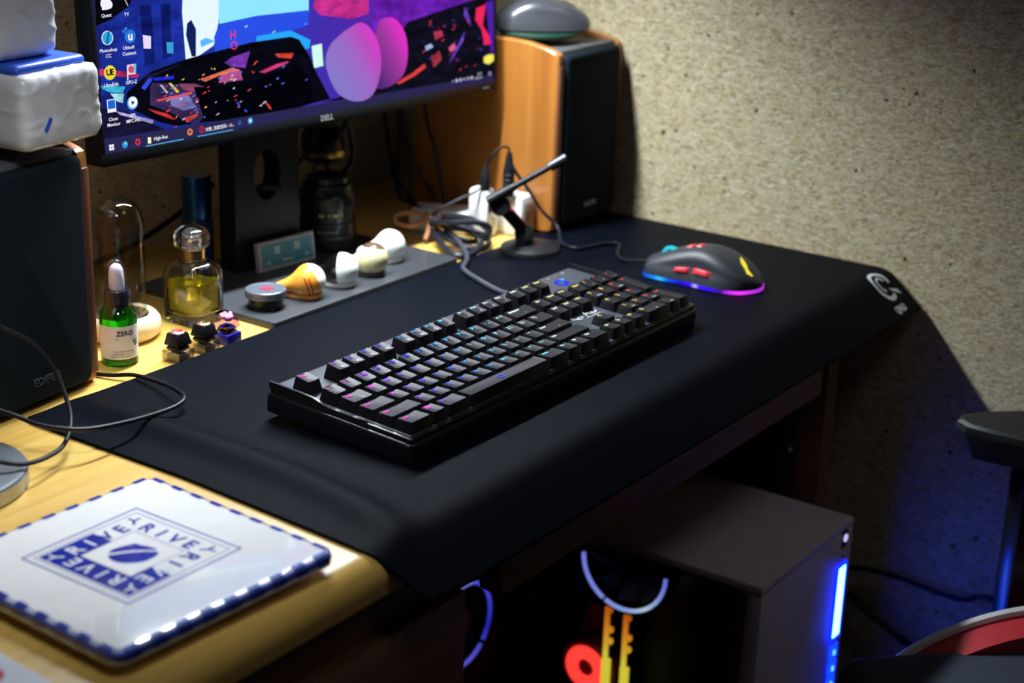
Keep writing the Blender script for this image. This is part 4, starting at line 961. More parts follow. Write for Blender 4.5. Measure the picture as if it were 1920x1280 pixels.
# ------------------------------------------------------------------ on the monitor foot
zf = 0.0040
jar = thing('small_jar', 'small round clear jar with frosted lid and red square stamp on the monitor foot', 'jar', T(0.1985, 0.2225, zf))
B().lathe([(0.0001, 0), (0.0178, 0), (0.0186, 0.0010), (0.0178, 0.0022), (0.0172, 0.003), (0.0172, 0.0115), (0.0001, 0.0115)], None, 44).obj('jar_body', pane('jar_plastic', '#dcdce0', 0.16), jar)
B().lathe([(0.0001, 0.0008), (0.0155, 0.0008), (0.0160, 0.002), (0.0160, 0.0095), (0.0001, 0.0095)], None, 40).obj('dark_contents', mat('dark_tea', (0.012, 0.010, 0.008), 0.35, bump=0.8, bscale=500), jar)
B().lathe([(0.0180, 0.0110), (0.0196, 0.0110), (0.0199, 0.0116), (0.0199, 0.0132), (0.0195, 0.0138), (0.0199, 0.0144), (0.0199, 0.0166), (0.0195, 0.0180), (0.0185, 0.0186), (0.0172, 0.0185), (0.0168, 0.0181), (0.0001, 0.0181)], None, 48).obj('lid', mat('frosted_lid', (0.085, 0.10, 0.125), 0.35, coat=0.3), jar)
B().box(0.0110, 0.0110, 0.0003, T(0.001, -0.0005, 0.0182) @ RZ(-2)).obj('red_stamp', mat('stamp_red', (0.42, 0.03, 0.07), 0.5), jar)
st = B()
for i in range(4): st.box(0.0095, 0.0006, 0.0001, T(0.001, -0.0045 + 0.0027 * i, 0.01852)).box(0.0006, 0.0090, 0.0001, T(-0.0032 + 0.0028 * i, -0.0005, 0.01852))
st.obj('stamp_lines', mat('stamp_dark', (0.12, 0.012, 0.03), 0.5), jar)

def drop_body(R=0.0172):
    """round head towards +x, tail towards -x, flat underneath"""
    tab = [(R, 0.0)] + [(R * math.cos(math.radians(a)), R * math.sin(math.radians(a))) for a in range(12, 133, 12)]
    tab += [(-0.0140, 0.0103), (-0.0172, 0.0080), (-0.0215, 0.0064), (-0.0265, 0.0053), (-0.0310, 0.0043), (-0.0335, 0.0028), (-0.0342, 0.0)]
    n_ = 32; L = []
    for x, r in tab:
        r = max(r, 1e-5); row = []
        for i in range(n_):
            a = 2 * PI * i / n_; y = r * math.cos(a); z = r * math.sin(a)
            tz = -0.0070 * max(0, (-x - 0.004) / 0.030) ** 1.0
            z = z + tz
            if z < -0.0120: z = -0.0120 - (-0.0120 - z) * 0.12
            row.append((x, y, z + 0.0165))
        L.append(row)
    return B().loops(L)
def drop_base():
    L = []
    for k, z in ((0.78, 0.0), (0.85, 0.0008), (0.88, 0.0026), (0.86, 0.0046)):
        o_ = []
        for i in range(40):
            a = 2 * PI * i / 40; x = math.cos(a); y = math.sin(a)
            o_.append((0.0160 * k * x - (0.009 * max(0, -x) ** 2), 0.0152 * k * y * (1 - 0.35 * max(0, -x) ** 2), z))
        L.append(o_)
    return B().loops(L)
head = math.degrees(math.atan2(-0.75, 0.65))
def drop(x, y, label, m, mb, rot=0):
    t = thing('drop_figurine', label, 'figurine', T(x, y, zf) @ RZ(head + rot), 'drop-shaped cat figurines in a row')
    drop_body().obj('body', m, t, None, 50); drop_base().obj('base', mb, t)
    return t
WH = mat('white_enamel', (0.86, 0.88, 0.86), 0.22, coat=0.4, var=0.02)
ORG = two_tone('orange_white', '#f0a03c', '#f2ece4', (0.86, 0.30, 0.40), 0.0125, stripes=[((0.9, 0.25, 0.3), -0.0010, 0.0006, 0.004, 0.0235, None, -0.006, '#b04818'), ((0.9, 0.25, 0.3), 0.0026, 0.0042, 0.004, 0.0235, None, -0.006, '#b04818')])
drop(0.2480, 0.2120, 'orange and white drop-shaped cat figurine with two dark stripes, next to the jar', ORG, mat('orange_base', (0.72, 0.30, 0.06), 0.3))
drop(0.2985, 0.2125, 'black and white drop-shaped cat figurine, black behind and white in front', two_tone('black_white', '#08080a', '#eef2ee', (0.97, -0.2, 0.05), -0.0012), mat('pale_base', (0.72, 0.74, 0.72), 0.3))
drop(0.3470, 0.2135, 'cream drop-shaped cat figurine with brown cap and dark base', two_tone('cream_brown', '#d6cc9c', '#5a4234', ball=(0.0030, 0.002, 0.0360), rad=0.0142), mat('dark_brown_base', (0.05, 0.035, 0.035), 0.35))
drop(0.3965, 0.2310, 'plain white drop-shaped cat figurine at the far end of the row', WH, WH)

sg = thing('street_sign_plaque', 'small teal street sign plaque with white frame leaning on the monitor neck', 'sign', T(0.3115, 0.2990, zf) @ RZ(-5.5) @ RX(-7))
B().box(0.0770, 0.0070, 0.0300, None, 0.0008).obj('frame', mat('frame_grey', (0.32, 0.31, 0.33), 0.5), sg)
B().box(0.0690, 0.0006, 0.0232, T(0, -0.0036, 0.0034)).obj('teal_face', mat('teal_face', (0.006, 0.15, 0.20), 0.4), sg)
SGP = mat('sign_print', (0.5, 0.55, 0.58), 0.5)
for s, sz, x, z in (('套', 0.0092, -0.0135, 0.0192), ('路', 0.0092, 0.0135, 0.0192), ('◂ 西', 0.0048, -0.0275, 0.0082), ('TAO LU', 0.0046, 0.0, 0.0078), ('东 ▸', 0.0048, 0.0275, 0.0082)):
    text('lettering', s, sz, SGP, sg, T(x, -0.0041, z) @ RX(90), 0, 'CENTER', 0.00008)

ln = thing('camera_lens', 'black camera lens standing upright behind the white figurines', 'camera lens', T(0.398, 0.318, zf))
B().lathe([(0.0001, 0), (0.0285, 0), (0.0295, 0.001), (0.0295, 0.012), (0.0302, 0.0125), (0.0302, 0.030), (0.0288, 0.031), (0.0288, 0.046), (0.0305, 0.047), (0.0305, 0.058), (0.0290, 0.060), (0.0270, 0.066), (0.0270, 0.070), (0.0225, 0.0715), (0.0225, 0.077), (0.0195, 0.078), (0.0190, 0.075), (0.0001, 0.074)], None, 56).obj('barrel', SATIN, ln)
B().ring([(0.0286, 0.0135), (0.0309, 0.0135), (0.0311, 0.0145), (0.0309, 0.0155), (0.0286, 0.0155)], None, 56).obj('silver_ring', DARKMETAL, ln)
rb = B()
for i in range(56):
    a = 2 * PI * i / 56; rb.box(0.0016, 0.0012, 0.009, T(0.0305 * math.cos(a), 0.0305 * math.sin(a), 0.048) @ RZ(math.degrees(a)))
rb.obj('grip_ribs', SATIN, ln)
for a, s, c in ((-152, '5.6', 'y'), (-136, '4', 'Y'), (-122, '2.8', 'y'), (-108, '2', 'y')):
    wrap_text(s, 0.004, mat('yellow_print', (0.5, 0.48, 0.06), 0.5), ln, 0.0290, a, 0.0395, 'lettering', 0.0003)
for a, s in ((-150, '16 11 8'), (-126, '4 8 11'), (-138, '|')): wrap_text(s, 0.0035, SUBP, ln, 0.0304, a, 0.0215, 'lettering')

bl = thing('black_bowl_ornament', 'small black bowl-like ornament with brass rim on thin legs behind the monitor neck', 'ornament', T(0.452, 0.372, dz))
B().lathe([(0.0001, 0.078), (0.010, 0.079), (0.018, 0.083), (0.023, 0.090), (0.0245, 0.096), (0.024, 0.112), (0.018, 0.122), (0.0001, 0.126)], None, 40).obj('bowl', SATIN, bl)
B().ring([(0.0240, 0.0905), (0.0262, 0.0905), (0.0268, 0.0935), (0.0262, 0.0965), (0.0240, 0.0965)], None, 44).obj('brass_rim', mat('brass', (0.50, 0.34, 0.08), 0.35, 0.9), bl)
for a in (20, 140, 260):
    c, s = math.cos(math.radians(a)), math.sin(math.radians(a))
    B().tube([(0.008 * c, 0.008 * s, 0.080), (0.018 * c, 0.018 * s, 0.04), (0.028 * c, 0.028 * s, 0.0)], 0.0016, 6, 3).obj('leg', SATIN, bl)
# ------------------------------------------------------------------ small microphone on a round foot
mic = thing('desk_microphone', 'small black desk microphone with jointed arm, red stripe and round foot', 'microphone', T(0.5375, 0.1475, 0.0))
im = mic.matrix_world.inverted()
B().lathe([(0.0001, 0), (0.0325, 0), (0.0335, 0.0012), (0.0325, 0.0050), (0.0305, 0.0062), (0.0250, 0.0075), (0.0200, 0.0095), (0.0080, 0.0105), (0.0001, 0.0105)], None, 52).obj('foot', BLACK, mic)
tb = B(); tb.box(0.020, 0.0045, 0.0035, T(0.033, -0.0155, 0.0), 0.0006).box(0.0045, 0.014, 0.0035, T(0.042, -0.011, 0), 0.0006).box(0.0045, 0.014, 0.0035, T(0.027, -0.011, 0), 0.0006)
tb.obj('cable_tab', BLACK, mic)
p0 = Vector((0.527, 0.149, 0.022)); p1 = Vector((0.4995, 0.162, 0.0552))
def bar(a, b_, w, d, m, name, parent, off=0.0, bev=0.0015):
    a = Vector(a); b_ = Vector(b_); z = (b_ - a).normalized(); v = Vector((-0.80, -0.52, 0.30)); y = -(v - z * v.dot(z)).normalized(); x = y.cross(z)
    M = Matrix(((x.x, y.x, z.x, a.x), (x.y, y.y, z.y, a.y), (x.z, y.z, z.z, a.z), (0, 0, 0, 1)))
    return B().box(w, d, (b_ - a).length, T(off, 0, 0), bev).obj(name, m, parent, parent.matrix_world.inverted() @ M), M
_, Mb = bar(p0, p1, 0.0115, 0.010, BLACK, 'arm', mic)
B().box(0.0022, 0.009, 0.026, T(0.0068, 0.0, 0.008), 0.0004).obj('red_stripe', RED, mic, im @ Mb)
vdir = Vector((-0.80, -0.52, 0.30)).to_track_quat('Z', 'Y').to_matrix().to_4x4()
for p, r in ((p0, 0.0105), (p1, 0.0110)):
    j = B().lathe([(0.0001, -0.008), (r, -0.008), (r, 0.0065), (r - 0.0012, 0.008), (0.0001, 0.008)], None, 32).obj('joint', BLACK, mic, im @ T(*p) @ vdir)
    B().ring([(0.0035, 0.0078), (0.0060, 0.0078), (0.0060, 0.0088), (0.0035, 0.0088)], None, 24).obj('joint_cap', DARKMETAL, j)
B().tube([p0 - Vector((0, 0, 0.012)), p0], 0.010, 12).obj('pivot_block', BLACK, mic, im)
b0 = Vector((0.4830, 0.1680, 0.0620)); b1 = Vector((0.5410, 0.1080, 0.1092))
B().tube([b0, b0.lerp(b1, 0.35)], 0.0058, 12, 2, taper=0.0045).obj('boom_grip', BLACK, mic, im)
B().tube([b0.lerp(b1, 0.34), b0.lerp(b1, 0.80)], 0.0035, 12, 2).obj('boom', BLACK, mic, im)
B().tube([b0.lerp(b1, 0.79), b0.lerp(b1, 0.82), b0.lerp(b1, 0.98), b1], 0.0054, 14, 3).obj('capsule', DARKMETAL, mic, im)
B().tube([p1, p1.lerp(b0, 0.5) + Vector((0, 0, 0.003)), b0.lerp(b1, 0.12)], 0.0055, 12, 3).obj('boom_pivot', BLACK, mic, im)

# ------------------------------------------------------------------ power strip, chargers, plugs
ps = thing('power_strip', 'white power strip lying on the desk behind the microphone', 'power strip', T(0.560, 0.268, dz) @ RZ(-62))
B().box(0.10, 0.046, 0.024, None, 0.004).obj('strip_body', WHITEP, ps)
for i in range(2): B().box(0.024, 0.024, 0.001, T(-0.030 + 0.034 * i, 0, 0.0236), 0.0003).obj('socket', mat('socket_grey', (0.5, 0.5, 0.5), 0.5), ps)
cu = thing('white_charger', 'white cube charger with brownish side standing by the right loudspeaker', 'charger', T(0.5925, 0.207, dz))
B().box(0.026, 0.036, 0.047, T(0, 0, 0), 0.004).obj('housing', WHITEP, cu)
B().box(0.019, 0.001, 0.034, T(0.0015, -0.0181, 0.004), 0.0003).obj('brown_face', mat('brown_face', (0.30, 0.22, 0.17), 0.4), cu)
cu2 = thing('white_charger', 'second white charger half hidden behind the microphone arm', 'charger', T(0.5575, 0.229, dz) @ RZ(8))
B().box(0.019, 0.026, 0.056, None, 0.005).obj('housing', WHITEP, cu2)
B().box(0.016, 0.0025, 0.012, T(0, -0.0135, 0.03), 0.001).obj('socket', BLACK, cu2)
def plug(x, y, z0, z1, r, label):
    t = thing('black_plug', label, 'plug', T(x, y, z0)); h = z1 - z0
    B().lathe([(0.0001, 0), (r, 0), (r, h * 0.6), (r * 0.8, h * 0.72), (r * 0.45, h), (0.0001, h)], None, 20).obj('plug_body', BLACK, t)
    rr = B()
    for i in range(4): rr.ring([(r * 0.9, h * (0.1 + 0.12 * i)), (r * 1.08, h * (0.12 + 0.12 * i)), (r * 1.08, h * (0.15 + 0.12 * i)), (r * 0.9, h * (0.17 + 0.12 * i))], None, 20)
    rr.obj('grip_rings', BLACK, t)
plug(0.5545, 0.2225, 0.053, 0.080, 0.0056, 'shorter black plug in the white charger behind the microphone')
plug(0.5745, 0.2050, 0.044, 0.094, 0.0064, 'taller black plug standing in the white cube charger')
tag(B().tube([(0.5545, 0.2225, 0.078), (0.5565, 0.216, 0.0915), (0.5665, 0.211, 0.1000), (0.5740, 0.2065, 0.0990), (0.5745, 0.2050, 0.091)], 0.0014, 7).obj('short_lead', RUBBER), 'short thin black lead arching between the two black plugs', 'cable')
tag(B().tube([(0.5545, 0.2225, 0.058), (0.538, 0.228, 0.050), (0.525, 0.238, 0.044), (0.510, 0.256, 0.030), (0.505, 0.275, 0.014)], 0.0015, 7).obj('charger_lead', RUBBER), 'thin black lead running from the shorter plug to the bundle', 'cable')
ad = thing('cable_box', 'small dark rounded box with a shiny dot behind the twine bow', 'adapter', T(0.565, 0.302, dz) @ RZ(-20))
B().box(0.055, 0.032, 0.022, None, 0.007, 4).obj('housing', SATIN, ad)
B().sphere(0.004, T(-0.02, -0.0155, 0.017)).obj('shiny_dot', CHROME, ad)

# ------------------------------------------------------------------ cables behind and beside the monitor
def cable(pts, r, label, m=RUBBER, k=8, name='cable'):
    return tag(B().tube(pts, r, 8, k).obj(name, m), label, 'cable')
CBL = mat('cable_grey', (0.011, 0.012, 0.019), 0.4, spec=0.3)
cable([(0.585, 0.335, 0.150), (0.5850, 0.33, 0.1103), (0.5795, 0.315, 0.0856), (0.5795, 0.305, 0.0505), (0.572, 0.292, 0.0250)], 0.0024, 'rightmost black cable hanging down to the bundle', CBL)
cable([(0.563, 0.350, 0.150), (0.5633, 0.345, 0.1029), (0.5624, 0.337, 0.0726), (0.5710, 0.323, 0.0448), (0.566, 0.300, 0.0265)], 0.0024, 'black cable slanting down to the bundle beside the rightmost one', CBL)
cable([(0.598, 0.385, 0.150), (0.5900, 0.374, 0.0804), (0.564, 0.356, 0.0447), (0.552, 0.33, 0.0304), (0.538, 0.30, 0.0195), (0.548, 0.262, 0.0150), (0.545, 0.232, 0.0075)], 0.0026, 'black cable curving forward low past the twine bow', CBL)
cable([(0.590, 0.40, 0.120), (0.5603, 0.352, 0.0295), (0.545, 0.32, 0.0222), (0.530, 0.288, 0.0150), (0.533, 0.245, 0.0100), (0.536, 0.215, 0.0040)], 0.0026, 'lowest black cable sagging in front of the others', CBL)
cable([(0.517, 0.262, 0.014), (0.5116, 0.2188, 0.018), (0.5055, 0.1960, 0.016), (0.5100, 0.1850, 0.018), (0.5110, 0.1860, 0.026), (0.4985, 0.1960, 0.031), (0.4865, 0.2148, 0.030), (0.490, 0.245, 0.024)], 0.0033, 'upper coil of grey-black cable tied by brown twine', CBL)
cable([(0.500, 0.256, 0.020), (0.4927, 0.2222, 0.024), (0.5020, 0.1998, 0.018), (0.5008, 0.1879, 0.008), (0.4836, 0.1848, 0.002), (0.4670, 0.1925, 0.001), (0.4704, 0.2125, 0.003), (0.4904, 0.243, 0.012)], 0.0038, 'lower coil of black cable resting on the wooden desk', CBL)
cable([(0.4438, 0.335, 0.150), (0.4663, 0.342, 0.1063), (0.4722, 0.347, 0.0800), (0.4465, 0.349, 0.0615), (0.3911, 0.352, 0.0590), (0.3553, 0.355, 0.0575), (0.318, 0.352, 0.0680), (0.303, 0.33, 0.078), (0.300, 0.322, 0.086), (0.315, 0.308, 0.084)], 0.0034, 'thick black monitor cable looping through the hole of the monitor neck')
cable([(0.303, 0.345, 0.0715), (0.3715, 0.352, 0.0823), (0.4171, 0.362, 0.095), (0.4482, 0.345, 0.112), (0.4617, 0.335, 0.150)], 0.0030, 'second black cable rising from the monitor neck hole to the right')
cable([(0.16, 0.432, 0.010), (0.215, 0.425, 0.022), (0.270, 0.415, 0.045), (0.32, 0.41, 0.07)], 0.0030, 'black cable lying along the dark back wall left of the monitor neck')
cable([(0.517, 0.262, 0.010), (0.5240, 0.2250, 0.012), (0.5260, 0.1990, 0.008), (0.5160, 0.1890, 0.002), (0.4980, 0.1920, 0.002), (0.4900, 0.2150, 0.006), (0.497, 0.250, 0.014)], 0.0034, 'middle coil of black cable beside the microphone foot', CBL)
cable([(0.520, 0.258, 0.022), (0.5300, 0.2280, 0.024), (0.5330, 0.2050, 0.016), (0.5240, 0.1950, 0.010), (0.5060, 0.2050, 0.006), (0.500, 0.240, 0.010)], 0.0034, 'outer coil of black cable reaching behind the microphone foot', CBL)
tw = thing('twine_bow', 'brown twine tied in a bow around the cable bundle', 'twine', T(0.507, 0.268, 0.02))
it = tw.matrix_world.inverted()
TWM = mat('brown_twine', (0.42, 0.20, 0.10), 0.75, bump=0.8, bscale=1800, var=0.2, nscale=900)
def strand(pts, nm, r=0.0026): B().tube(pts, r, 7, 7).obj(nm, TWM, tw, it)
kx, ky, kz = 0.503, 0.262, 0.0235
strand([(kx, ky, kz), (0.490, 0.271, 0.0300), (0.474, 0.281, 0.0300), (0.4665, 0.280, 0.0235), (0.475, 0.270, 0.0185), (0.490, 0.264, 0.0195), (kx, ky, kz)], 'bow_loop')
strand([(kx, ky, kz), (0.512, 0.259, 0.0235), (0.524, 0.256, 0.0195), (0.5265, 0.254, 0.0150), (0.517, 0.256, 0.0165), (kx, ky, kz)], 'bow_loop')
strand([(kx, ky, kz), (0.499, 0.258, 0.0165), (0.494, 0.256, 0.0085), (0.489, 0.255, 0.0030)], 'bow_end')
strand([(kx, ky, kz), (0.507, 0.254, 0.0175), (0.510, 0.248, 0.0110), (0.512, 0.243, 0.0070)], 'bow_end')
B().sphere(0.0042, T(kx, ky - 0.0005, kz), 12, 8).obj('knot', TWM, tw, it)
strand([(0.503, 0.262, 0.0235), (0.512, 0.272, 0.026), (0.520, 0.276, 0.016), (0.512, 0.270, 0.004), (0.500, 0.258, 0.006), (0.499, 0.257, 0.018), (0.503, 0.262, 0.0235)], 'wrap', 0.0017)

# ------------------------------------------------------------------ left side of the desk
cable([(-0.030, 0.275, -0.0010), (-0.0260, 0.2350, -0.0010), (-0.0182, 0.2040, 0.000), (-0.0099, 0.1820, 0.0030), (-0.0138, 0.1513, 0.0065), (-0.0234, 0.1191, 0.0105), (-0.0315, 0.0985, 0.0105), (-0.0449, 0.0909, 0.0095), (-0.0683, 0.0878, 0.0105), (-0.1044, 0.0853, 0.0145), (-0.1398, 0.0876, 0.0190), (-0.1565, 0.0983, 0.0215), (-0.1674, 0.1155, 0.024), (-0.1726, 0.1333, 0.028), (-0.190, 0.155, 0.040), (-0.23, 0.165, 0.08)], 0.0019, 'thin black cable looping from behind the left loudspeaker across the mat corner')
cable([(-0.205, 0.165, 0.125), (-0.1619, 0.164, 0.0918), (-0.1514, 0.16, 0.0842), (-0.1349, 0.155, 0.0709), (-0.1249, 0.145, 0.0505), (-0.1274, 0.13, 0.0326), (-0.1359, 0.115, 0.0212), (-0.1515, 0.1, 0.0145), (-0.1688, 0.09, 0.0110), (-0.1937, 0.0825, 0.0125), (-0.2123, 0.0835, 0.0150), (-0.2252, 0.0938, 0.019), (-0.243, 0.0941, 0.026), (-0.275, 0.11, 0.03)], 0.0019, 'thin black cable hanging in front of the left loudspeaker down to the silver disc')
disc_ = thing('silver_disc_stand', 'round brushed silver stand base at the left photo edge', 'stand', T(-0.250, 0.130, dz))
B().lathe([(0.0001, 0), (0.0640, 0), (0.0655, 0.0012), (0.0655, 0.0115), (0.0640, 0.0132), (0.0610, 0.0138), (0.0001, 0.0138)], None, 72).obj('disc_base', mat('brushed_silver', (0.42, 0.46, 0.52), 0.28, 0.85), disc_)
B().lathe([(0.006, 0.0136), (0.006, 0.15), (0.0001, 0.15)], T(-0.035, 0.01, 0), 20).obj('post', mat('stand_post', (0.3, 0.32, 0.35), 0.3, 0.9), disc_)

tile = thing('ceramic_trivet', 'white ceramic trivet tile with blue checked rim and blue lettering on the desk corner', 'trivet', T(-0.2575, -0.0868, dz) @ RZ(-2.6))
TW = 0.187
GLZ = mat('white_glaze', (0.90, 0.91, 0.92), 0.12, coat=0.6, var=0.02)
B().prism(rrect(TW, TW, 0.010, 5), 0.0085, T(0, 0, 0.0065), 0.004, 4).obj('tile_body', GLZ, tile)
for sx in (-1, 1):
    for sy in (-1, 1): B().lathe([(0.007, 0), (0.008, 0.0066), (0.0001, 0.0066)], T(sx * 0.065, sy * 0.065, 0), 16).obj('foot', RUBBER, tile)
BLU = mat('cobalt_glaze', (0.015, 0.03, 0.36), 0.15, coat=0.6, var=0.15, nscale=200)
BLU2 = mat('light_cobalt_glaze', (0.05, 0.10, 0.50), 0.2, coat=0.6, var=0.2, nscale=200)
rim_o = rrect(TW + 0.0006, TW + 0.0006, 0.010, 5); rim_i = rrect(TW - 0.0075, TW - 0.0075, 0.009, 5)
B().loops([[(x, y, 0.0075) for x, y in rrect(TW - 0.0005, TW - 0.0005, 0.010, 5)], [(x, y, 0.0112) for x, y in rim_o], [(x * 0.993, y * 0.993, 0.0136) for x, y in rim_o], [(x, y, 0.01515) for x, y in rim_i]], None, False).obj('blue_rim', BLU2, tile)
ck = B()
for s in range(4):
    for i in range(9):
        c = -0.080 + 0.020 * i
        ck.poly([(c - 0.0055, -TW / 2 + 0.0018, 0.01535), (c + 0.0055, -TW / 2 + 0.0018, 0.01535), (c + 0.0050, -TW / 2 + 0.0056, 0.01545), (c - 0.0050, -TW / 2 + 0.0056, 0.01545)], RZ(90 * s))
        ck.poly([(c - 0.0055, -TW / 2 - 0.0006, 0.0090), (c + 0.0055, -TW / 2 - 0.0006, 0.0090), (c + 0.0055, -TW / 2 - 0.0002, 0.0135), (c - 0.0055, -TW / 2 - 0.0002, 0.0135)], RZ(90 * s))
ck.obj('rim_checks', BLU, tile, None, 0)
PZ = 0.01506
def frame(a, w, name, m, z=PZ):
    b_ = B(); o = a / 2; i = o - w
    b_.loops([[(-o, -o, z), (o, -o, z), (o, o, z), (-o, o, z)], [(-i, -i, z), (i, -i, z), (i, i, z), (-i, i, z)]], None, False)
    return b_.obj(name, m, tile, PRM, 0)
PRM = T(0.001, 0.004, 0) @ RZ(2.6)
frame(0.101, 0.0014, 'printed_frame', BLU); frame(0.082 + 0.008, 0.0007, 'printed_frame', BLU)
frame(0.048, 0.0005, 'printed_frame', BLU)
q = 0.0425; h = 0.0235
B().poly([(-q, 0.004, PZ), (-h, 0.004, PZ), (-h, -h, PZ), (h, -h, PZ), (h, -0.006, PZ), (q, -0.006, PZ), (q, -q, PZ), (-q, -q, PZ)], None).obj('printed_panel', BLU, tile, PRM @ RZ(-90), 0)
ob = B()
pp = smooth_path([(-0.0155, 0.002, 0), (-0.013, 0.0075, 0), (-0.004, 0.0125, 0), (0.002, 0.0145, 0), (0.004, 0.0125, 0), (0.012, 0.0075, 0), (0.0155, 0.003, 0), (0, 0.0045, 0), (-0.0155, 0.002, 0)], 4)[:-1]
ob.poly([(p.x, p.y, PZ) for p in pp])
pp = smooth_path([(-0.0160, -0.001, 0), (0, 0.0015, 0), (0.0160, 0.0, 0), (0.014, -0.0075, 0), (0.006, -0.0135, 0), (-0.006, -0.0135, 0), (-0.0135, -0.008, 0), (-0.0160, -0.001, 0)], 4)[:-1]
ob.poly([(p.x, p.y, PZ) for p in pp]); ob.obj('printed_pot', BLU, tile, PRM @ RZ(-43), 0)
SIDES = ((0, 'BBBB'), (-90, 'BBWW'), (180, 'WWWW'), (90, 'WWBB'))
WGL = mat('print_white', (0.72, 0.74, 0.80), 0.2)
for ang, cols in SIDES:
    for i, (ch, c) in enumerate(zip('RIVE', cols)):
        text('lettering', ch, 0.0165, BLU if c == 'B' else WGL, tile, PRM @ RZ(ang - 90) @ T(-0.0205 + 0.0135 * i, 0.0322, PZ + 0.00012), 0, 'CENTER', 0.0004)
for ang, c in ((0, 'B'), (-90, 'B'), (180, 'W'), (90, 'W')):
    text('lettering', 'Y', 0.0145, BLU if c == 'B' else WGL, tile, PRM @ RZ(ang - 90) @ T(-0.0345, 0.0335, PZ + 0.00012) @ RZ(45), 0, 'CENTER', 0.0003)
card = thing('printed_card', 'white card with red print lying at the front left desk edge below the trivet', 'card', T(-0.4225, -0.121, dz) @ RZ(-4))
B().prism(rrect(0.085, 0.085, 0.008, 4), 0.0012, None, 0.0003).obj('card_stock', mat('card_white', (0.55, 0.58, 0.68), 0.5), card)
B().poly([(x, y, 0.0013) for x, y in rrect(0.034, 0.026, 0.010, 4)], T(0.014, 0.010, 0)).obj('red_print', mat('card_red', (0.45, 0.02, 0.05), 0.5), card, None, 0)

# ------------------------------------------------------------------ desktop computer under the desk
PX0, PX1, PY0, PY1, PZ0, PZ1 = 0.4025, 0.6115, -0.228, 0.185, -0.70, -0.235
pc = thing('desktop_computer', 'pale lilac computer tower with dark glass side and lit fans under the desk', 'computer', T(0.507, -0.02, -0.72))
ip = pc.matrix_world.inverted()
CASEM = mat('case_white', (0.58, 0.51, 0.58), 0.5, bump=0.3, bscale=2200)
DK = mat('case_inside', (0.010, 0.010, 0.013), 0.6)
def pcp(nm, bb, m, ang=35, par=None):
    o = bb.obj(nm, m, None, None, ang); o.parent = par or pc
    o.matrix_parent_inverse = (par or pc).matrix_world.inverted() if par is None else Matrix(); return o
pcp('top_panel', B().box(PX1 - PX0, PY1 - PY0, 0.010, T((PX0 + PX1) / 2, (PY0 + PY1) / 2, PZ1 - 0.010), 0.002), CASEM)
pcp('front_panel', B().box(PX1 - PX0, 0.014, PZ1 - PZ0 - 0.010, T((PX0 + PX1) / 2, PY0 + 0.007, PZ0), 0.002), CASEM)
pcp('right_panel', B().box(0.004, PY1 - PY0 - 0.014, PZ1 - PZ0 - 0.010, T(PX1 - 0.002, (PY0 + PY1) / 2 + 0.007, PZ0)), CASEM)
pcp('rear_panel', B().box(PX1 - PX0 - 0.004, 0.004, PZ1 - PZ0 - 0.010, T((PX0 + PX1) / 2 - 0.002, PY1 - 0.002, PZ0)), DK)
pcp('bottom_panel', B().box(PX1 - PX0 - 0.004, PY1 - PY0 - 0.018, 0.012, T((PX0 + PX1) / 2 - 0.002, (PY0 + PY1) / 2 + 0.005, PZ0)), DK)
for sx in (PX0 + 0.03, PX1 - 0.03):
    for sy in (PY0 + 0.04, PY1 - 0.04): pcp('foot', B().lathe([(0.012, 0), (0.014, 0.0205), (0.0001, 0.0205)], T(sx, sy, -0.72), 20), BLACK)
pcp('glass_panel', B().box(0.003, PY1 - PY0 - 0.022, PZ1 - PZ0 - 0.022, T(PX0 + 0.0015, (PY0 + PY1) / 2 + 0.006, PZ0 + 0.008)), pane('smoked_glass', '#cacace', 0.03))
pcp('motherboard', B().box(0.003, 0.26, 0.30, T(0.603, 0.035, -0.63)), mat('board_black', (0.006, 0.006, 0.008), 0.5))
def fan(M, name, segs, m, r=0.054, half=False):
    f = pcp(name, B().ring([(0.0575, -0.0125), (0.060, -0.0125), (0.060, 0.0125), (0.0575, 0.0125)], M, 48), SATIN)
    bl_ = B()
    for i in range(9):
        a = 2 * PI * i / 9
        bl_.loops([[(0.018 * math.cos(a + d), 0.018 * math.sin(a + d), z) for d, z in ((0, -0.006), (0.45, 0.006), (0.47, 0.0045), (0.02, -0.0075))],
                   [(0.050 * math.cos(a + d + 0.25), 0.050 * math.sin(a + d + 0.25), z) for d, z in ((0, -0.006), (0.5, 0.006), (0.51, 0.0045), (0.01, -0.0075))]], M)
    bl_.lathe([(0.0001, -0.01), (0.019, -0.01), (0.019, 0.009), (0.0001, 0.009)], M, 24)
    o = bl_.obj('blades', DK, f); 
    for (a0, a1) in segs:
        n_ = 20; pts = [M @ Vector((r * math.cos(math.radians(a0 + (a1 - a0) * i / n_)), r * math.sin(math.radians(a0 + (a1 - a0) * i / n_)), 0.0128)) for i in range(n_ + 1)]
        B().tube(pts, 0.0024, 8, 1).obj('light_ring', m, f)
    return f
FANW = glow('fan_white', '#9098ff', 1.3); FANB = glow('fan_blue', '#3a3cf0', 1.0)
